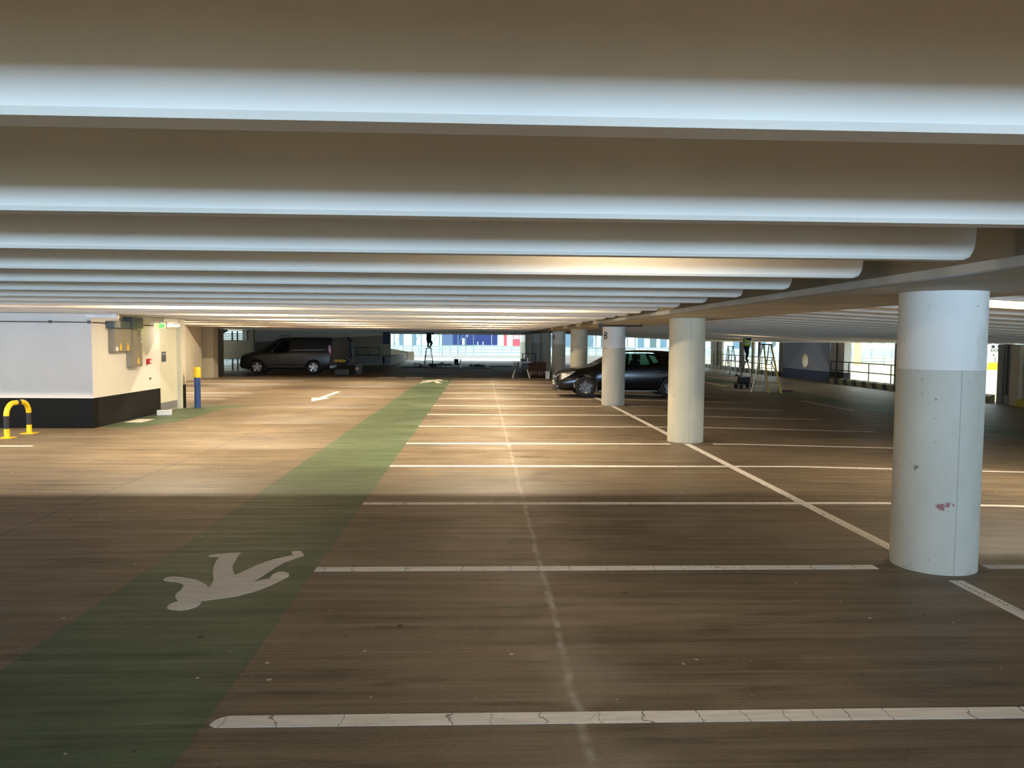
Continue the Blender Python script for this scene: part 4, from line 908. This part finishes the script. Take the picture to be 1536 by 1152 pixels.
# ------------------------------------------------------------------ people
def person(name, loc, rz, label, J, hair=True, vest=False, R=None):
    root = empty(name, loc, rz); tag(root, label, 'person')
    e = []; vs = []; rad = []; idx = {}
    def add(n, p, r): idx[n] = len(vs); vs.append(p); rad.append(r)
    for n, (p, r) in J.items(): add(n, p, r)
    links = [('pelvis','waist'),('waist','chest'),('chest','neck'),('neck','head'),('head','crown'),('chest','ls'),('ls','le'),('le','lw'),('lw','lh'),('chest','rs'),('rs','re'),('re','rw'),('rw','rh'),('pelvis','lhip'),('lhip','lk'),('lk','la'),('la','lt'),('pelvis','rhip'),('rhip','rk'),('rk','ra'),('ra','rt')]
    edges = [(idx[a], idx[b2]) for a, b2 in links]
    for h, w in (('lh', 'lw'), ('rh', 'rw')):
        p = Vector(J[h][0]); d = (p-Vector(J[w][0])).normalized(); side = d.cross(Vector((0, 1, 0))).normalized()
        for k, (off, ln) in enumerate(((-.032, .065), (-.011, .08), (.011, .085), (.032, .07))):
            q = p+side*off+d*.02; a = len(vs); vs.append(tuple(q)); rad.append(.011); edges.append((idx[h], a))
            vs.append(tuple(q+d*ln*.6+Vector((0, .01, 0)))); rad.append(.009); edges.append((a, a+1))
            vs.append(tuple(q+d*ln+Vector((0, .03, 0)))); rad.append(.008); edges.append((a+1, a+2))
        q = p-d*.03+side*.04; a = len(vs); vs.append(tuple(q)); rad.append(.012); edges.append((idx[h], a)); vs.append(tuple(q+side*.03+d*.03)); rad.append(.010); edges.append((a, a+1))
    me = bpy.data.meshes.new('body'); me.from_pydata(vs, edges, []); me.materials.append(M_CLOTH)
    ob = bpy.data.objects.new('body', me); COL.objects.link(ob); ob.parent = root
    sk = ob.modifiers.new('skin', 'SKIN'); sk.use_smooth_shade = True
    for i, r in enumerate(rad):
        if r > .03: r *= 1.38
        me.skin_vertices[0].data[i].radius = (r, r)
    me.skin_vertices[0].data[0].use_root = True
    s2 = ob.modifiers.new('s', 'SUBSURF'); s2.levels = 2; s2.render_levels = 2
    H = Vector(J['head'][0])
    hd = MB(); prof = [(.0, -.105), (.045, -.10), (.065, -.06), (.075, 0), (.078, .05), (.065, .10), (.03, .125), (0, .13)]
    hd.lathe(prof, 20); hd.v = [(v[0]+H.x, v[1]*1.18+H.y-.01, v[2]+H.z+.02) for v in hd.v]
    hd.cyl((H.x, H.y-.09, H.z+.0), (H.x, H.y-.115, H.z-.012), .014, .010, 8)
    for s_ in (-1, 1): hd.cyl((H.x+s_*.076, H.y, H.z), (H.x+s_*.088, H.y+.005, H.z+.005), .024, .02, 10)
    hd.build('face', M_SKIN, root, smooth=True)
    ey = MB()
    for s_ in (-1, 1): ey.cyl((H.x+s_*.03, H.y-.088, H.z+.02), (H.x+s_*.03, H.y-.096, H.z+.02), .008, n=8)
    ey.box(H.x-.022, H.x+.022, H.y-.094, H.y-.082, H.z-.047, H.z-.040); ey.build('eyes_and_mouth', M_HAIR, root)
    hr = MB(); hr.lathe([(.082, .03), (.086, .06), (.075, .11), (.035, .14), (0, .145)], 20); hr.v = [(v[0]+H.x, v[1]*1.2+H.y+.012, v[2]+H.z+.02) for v in hr.v]; hr.build('hair', M_HAIR, root, smooth=True)
    if vest:
        C = Vector(J['chest'][0]); Wt = Vector(J['waist'][0])
        ring = []
        vb = MB()
        lev = [(Wt.z-.08, .225, .20, Wt), (Wt.z+.10, .225, .20, Wt), (C.z, .245, .215, C), (C.z+.12, .22, .19, C), (C.z+.18, .12, .12, C)]
        n = 24; vs2 = [(c.x+a*math.cos(2*math.pi*i/n), c.y+b3*math.sin(2*math.pi*i/n), z) for z, a, b3, c in lev for i in range(n)]
        vb.add(vs2, [(k*n+i, k*n+(i+1) % n, (k+1)*n+(i+1) % n, (k+1)*n+i) for k in range(len(lev)-1) for i in range(n)])
        v = vb.build('hivis_vest', M_HIVIS, root, smooth=True)
        tb = MB()
        for z in (Wt.z+.02, Wt.z+.16):
            vs3 = [(Wt.x+.238*math.cos(2*math.pi*i/n), Wt.y+.212*math.sin(2*math.pi*i/n), z+dz) for dz in (0, .05) for i in range(n)]
            tb.add(vs3, [(i, (i+1) % n, n+(i+1) % n, n+i) for i in range(n)])
        for s_ in (-1, 1): tb.bar((C.x+s_*.10, C.y-.216, Wt.z+.15), (C.x+s_*.10, C.y-.20, C.z+.12), .05, .01, (0, 1, 0)).bar((C.x+s_*.10, C.y+.216, Wt.z+.15), (C.x+s_*.10, C.y+.20, C.z+.12), .05, .01, (0, 1, 0))
        tb.build('reflective_tape', M_REFL, v)
    return root
def J_stand(h, reach, leg=.84, bend=0.0, lean=0.0):
    hz = leg-.0
    return {'pelvis': ((0, 0, hz), .13), 'waist': ((0, -lean*.3, hz+.17), .125), 'chest': ((0, -lean*.7, hz+.40), .14), 'neck': ((0, -lean, hz+.56), .055), 'head': ((0, -lean-.01, hz+.68), .075), 'crown': ((0, -lean, hz+.78), .06),
            'ls': ((-.19, -lean*.8, hz+.48), .06), 'le': ((-.26, -.16-lean, hz+.42+reach*.3), .045), 'lw': ((-.16, -.26-lean, hz+.60+reach), .032), 'lh': ((-.14, -.27-lean, hz+.67+reach), .034),
            'rs': ((.19, -lean*.8, hz+.48), .06), 're': ((.26, -.14-lean, hz+.42+reach*.3), .045), 'rw': ((.14, -.24-lean, hz+.58+reach), .032), 'rh': ((.12, -.25-lean, hz+.65+reach), .034),
            'lhip': ((-.09, 0, hz-.08), .095), 'lk': ((-.11-bend*.5, -.05-bend*.6, hz*.52), .065), 'la': ((-.09, .02, .07), .045), 'lt': ((-.10, -.13, .035), .035),
            'rhip': ((.09, 0, hz-.08), .095), 'rk': ((.11+bend*.5, -.05-bend*.6, hz*.52), .065), 'ra': ((.09, .02, .07), .045), 'rt': ((.10, -.13, .035), .035)}
person('person', (LW[0], LW[1], zl2+.962), 1.2, 'person in black trousers and yellow reflective vest standing on a low stepladder, working overhead', J_stand(1.6, -.03, leg=.70), vest=True)
person('person', (-3.82, 56.3, 1.122), 2.4, 'person in dark clothes silhouetted on a stepladder before the bright far opening', J_stand(1.5, -.12, leg=.60, bend=.16, lean=.06))

# ------------------------------------------------------------------ table and materials near the columns
e = empty('folding_table', (1.83, 35.2, 0)); tag(e, 'white-topped folding worktable with splayed legs left of the columns', 'table')
box('table_top', M_STEELW, -.45, .45, -.33, .33, .73, .76, e, bevel=.006)
for sx, sy in ((-1, -1), (1, -1), (-1, 1), (1, 1)):
    MB().bar((sx*.40, sy*.24, 0.002), (sx*.27, sy*.18, .42), .035, .035).build('leg', M_LAD_AL, e)
    MB().bar((sx*.27, sy*.18, .42), (sx*.30, sy*.20, .73), .05, .04).build('leg_clamp', M_BLACKP, e)
b = MB(); b.bar((-.30, 0, .44), (.30, 0, .44), .05, .04); b.bar((-.28, -.2, .44), (-.28, .2, .44), .04, .03); b.bar((.28, -.2, .44), (.28, .2, .44), .04, .03); b.box(-.2, -.1, -.1, .1, .46, .72); b.box(.02, .22, -.12, .12, .52, .72); b.build('under_frame', M_BLACKP, e)
tag(box('paper_stack', M_STEELW, 1.66, 1.86, 35.0, 35.2, .762, .79), 'white papers lying on the folding table', 'paper')
e = empty('power_tool', (1.95, 35.3, .762)); tag(e, 'black power tool case standing on the folding table', 'tool case')
box('case', M_BLACKP, -.14, .12, -.1, .1, 0, .13, e, bevel=.01); MB().tube([(-.06, 0, .12), (-.05, 0, .18), (.03, 0, .18), (.04, 0, .12)], .01, 8).build('handle', M_BLACKP, e)
e = empty('bottle', (2.12, 35.2, .762)); tag(e, 'clear plastic bottle standing on the right of the folding table', 'bottle')
MB().lathe([(.033, 0), (.035, .02), (.035, .13), (.014, .17), (.014, .19)], 16).build('bottle_body', M_PLATEW, e, smooth=True); MB().lathe([(.016, .19), (.016, .21), (0, .21)], 12).build('bottle_cap', M_BLUE, e)
e = empty('board_stack', (2.78, 38.0, 0)); tag(e, 'rust-brown boards and crates stacked between the folding table and dark column', 'stack of boards')
for i in range(5): box('board', M_ORANGE if i % 2 else mat('dark_rust_board', (.10, .045, .03), .8, var=.2, scale=16), -.42+.02*(i % 2), .42, -.3, .3, .002+i*.135, .125+i*.135, e, bevel=.008)
b = MB()
for i in range(6): b.box(-.38+i*.14, -.30+i*.14, -.325, -.301, .04+.05*(i % 3), .2)
b.build('pallet_block', M_WOOD, e)
e = empty('goods_trolley', (2.55, 41.0, 0)); tag(e, 'dark wire trolley behind the folding table beside the shaded columns', 'trolley')
b = MB()
for sx in (-.35, .35):
    for sy in (-.25, .25): b.bar((sx, sy, .1), (sx, sy, 1.05), .03, .03)
for z in (.25, 1.03):
    b.bar((-.35, -.25, z), (.35, -.25, z), .03, .03); b.bar((-.35, .25, z), (.35, .25, z), .03, .03)
for i in range(8): b.bar((-.3+i*.085, -.25, .25), (-.3+i*.085, -.25, 1.03), .01, .01)
b.build('cage', M_RAIL, e)
for sx in (-.3, .3): MB().cyl((sx, -.2, .055), (sx, -.16, .055), .05, n=14).build('castor', M_TYRE, e)
e = empty('waste_bin', (3.02, 34.9, 0)); tag(e, 'small white bin on the floor left of the lettered column behind the car', 'bin')
b = MB(); b.add([(-.08, -.08, 0), (.08, -.08, 0), (.08, .08, 0), (-.08, .08, 0), (-.1, -.1, .34), (.1, -.1, .34), (.1, .1, .34), (-.1, .1, .34)], [(0, 3, 2, 1), (0, 1, 5, 4), (1, 2, 6, 5), (2, 3, 7, 6), (3, 0, 4, 7), (4, 5, 6, 7)]); b.build('bin_body', mat('white_bin_plastic', (.55, .55, .58), .5), e, bevel=.008)
b = MB(); b.box(-.105, .105, -.105, .105, .335, .35); b.build('bin_rim', M_PLATEW, e)
# post, drum, debris on the far dark floor
e = empty('white_post', (-1.21, 45.3, 0)); tag(e, 'slim white floor post standing at the end of the walkway', 'post')
MB().lathe([(.045, 0.02), (.032, .62), (.0, .63)], 16).build('post_shaft', M_STEELW, e, smooth=True); MB().lathe([(.12, 0), (.12, .02), (.05, .03)], 16).build('post_base', M_BLACKP, e)
e = empty('black_drum', (-1.78, 55.0, 0)); tag(e, 'black bucket silhouetted against the bright floor edge', 'bucket')
MB().lathe([(.13, 0), (.17, .34), (.18, .36), (.17, .36), (.15, .3), (.12, .02)], 20).build('bucket_body', M_BLACKP, e, smooth=True); MB().tube([(-.17, 0, .33), (-.1, 0, .46), (.1, 0, .46), (.17, 0, .33)], .01, 6).build('bucket_handle', M_RAIL, e)
def heap(name, x, y, n, label, cols, s=.14):
    random.seed(int(x*10+y)); e = empty(name, (x, y, 0)); tag(e, label, 'building materials')
    for i in range(n):
        px, py = random.uniform(-1, 1)*s*5, random.uniform(-1, 1)*.5; w, d, h = [random.uniform(.4, 1.2)*s for _ in range(3)]
        b = MB(); b.box(-w, w, -d, d, 0.002, h*1.2); o2 = b.build('scrap_piece', cols[i % len(cols)], e, bevel=.01); o2.location = (px, py, 0); o2.rotation_euler = (0, 0, random.uniform(0, 3))
    return e
MBAG = mat('shiny_foil_scrap', (.55, .6, .65), .3, .5); MDK = mat('dark_scrap', (.03, .03, .035), .7)
heap('scrap_heap', -3.7, 50.3, 12, 'heap of foil and dark scrap on the floor below the far ladder', [MDK, MBAG, MDK, M_MGREY])
heap('scrap_heap', -2.2, 53.0, 6, 'small heap of scrap left of the white floor post', [MDK, MBAG, MDK])
heap('scrap_heap', -.2, 50.5, 8, 'scatter of dark cable offcuts right of the white floor post', [MDK, MDK, M_MGREY], .11)
tag(flat('dust_sheet', [(-5.0, 46.6), (-2.2, 46.4), (-2.0, 48.6), (-4.9, 48.8)], mat('dark_red_sheet', (.045, .015, .015), .9), .008, .007), 'dark red-brown sheet spread on the floor before the far ladder', 'dust sheet')
tag(flat('dust_sheet', [(.6, 49.0), (2.0, 49.0), (2.1, 51.6), (.5, 51.4)], mat('dark_maroon_sheet', (.08, .012, .018), .9), .008, .007), 'dark maroon sheet on the floor between the white post and table', 'dust sheet')
b = MB()
for i in range(5): b.tube([(-2.4, 46.8+i*.09, .03), (.6, 46.7+i*.1, .03)], .022, 8)
tag(b.build('conduit_bundle', M_MGREY), 'bundle of long grey conduit lengths lying left of the white post', 'pipes')
# equipment behind the van doors
e = empty('tripod_stand', (-6.1, 37.55, 0)); tag(e, 'black tripod stand with folded arm behind the open van doors', 'tripod')
MB().bar((-.12, 0, 1.28), (.10, 0, .02), .05, .04).build('mast', M_BLACKP, e); MB().bar((-.42, .05, .85), (.12, 0, .50), .09, .10).build('arm', M_BLACKP, e)
for a in (0, 2.1, 4.2): MB().bar((.05, 0, .45), (.05+.35*math.cos(a), .35*math.sin(a), .01), .03, .03).build('leg', M_BLACKP, e)
box('head_box', M_BLACKP, .05, .3, -.12, .12, .05, .55, e, bevel=.02); box('reflector', M_LAMPC, .02, .16, -.15, -.122, .22, .36, e)
e = empty('tool_case', (-6.75, 37.5, 0)); tag(e, 'black tool case on the floor beneath the open van door', 'tool case')
box('case', M_BLACKP, -.3, .3, -.2, .2, 0.002, .28, e, bevel=.02); MB().tube([(-.1, 0, .27), (-.09, 0, .33), (.09, 0, .33), (.1, 0, .27)], .012, 6).build('handle', M_BLACKP, e)
# trolley and broom on the right
e = empty('wheeled_trolley', (10.72, 30.9, fz(10.72)), .2); tag(e, 'low black wheeled platform trolley with handle left of the tall stepladder', 'trolley')
box('deck', M_BLACKP, -.32, .32, -.24, .24, .16, .22, e, bevel=.01)
for sx in (-.26, .26):
    for sy in (-.2, .2): MB().cyl((sx, sy-.03, .08), (sx, sy+.03, .08), .08, n=18).build('wheel', M_TYRE, e, smooth=True)
box('load', mat('dark_bag', (.03, .032, .035), .8), -.26, .2, -.16, .16, .222, .46, e, bevel=.05); MB().tube([(.30, -.15, .2), (.42, -.15, .62), (.42, .15, .62), (.30, .15, .2)], .014, 8).build('handle', M_RAIL, e)
MB().tube([(-.2, 0, .45), (-.38, 0, .56), (-.42, 0, .5)], .03, 8).build('hose', M_BLACKP, e)
e = empty('broom', (11.75, 29.2, fz(11.75)+.012)); tag(e, 'wide broom leaning against the right side of the tall stepladder', 'broom')
box('broom_head', M_WOOD, -.28, .28, -.03, .03, .06, .10, e, bevel=.008); box('bristles', mat('red_brown_bristles', (.10, .03, .02), .9), -.27, .27, -.035, .035, 0.002, .062, e)
MB().cyl((-.05, 0, .09), (-.80, -.50, 1.15), .018, n=10).build('broom_handle', M_WOOD, e)
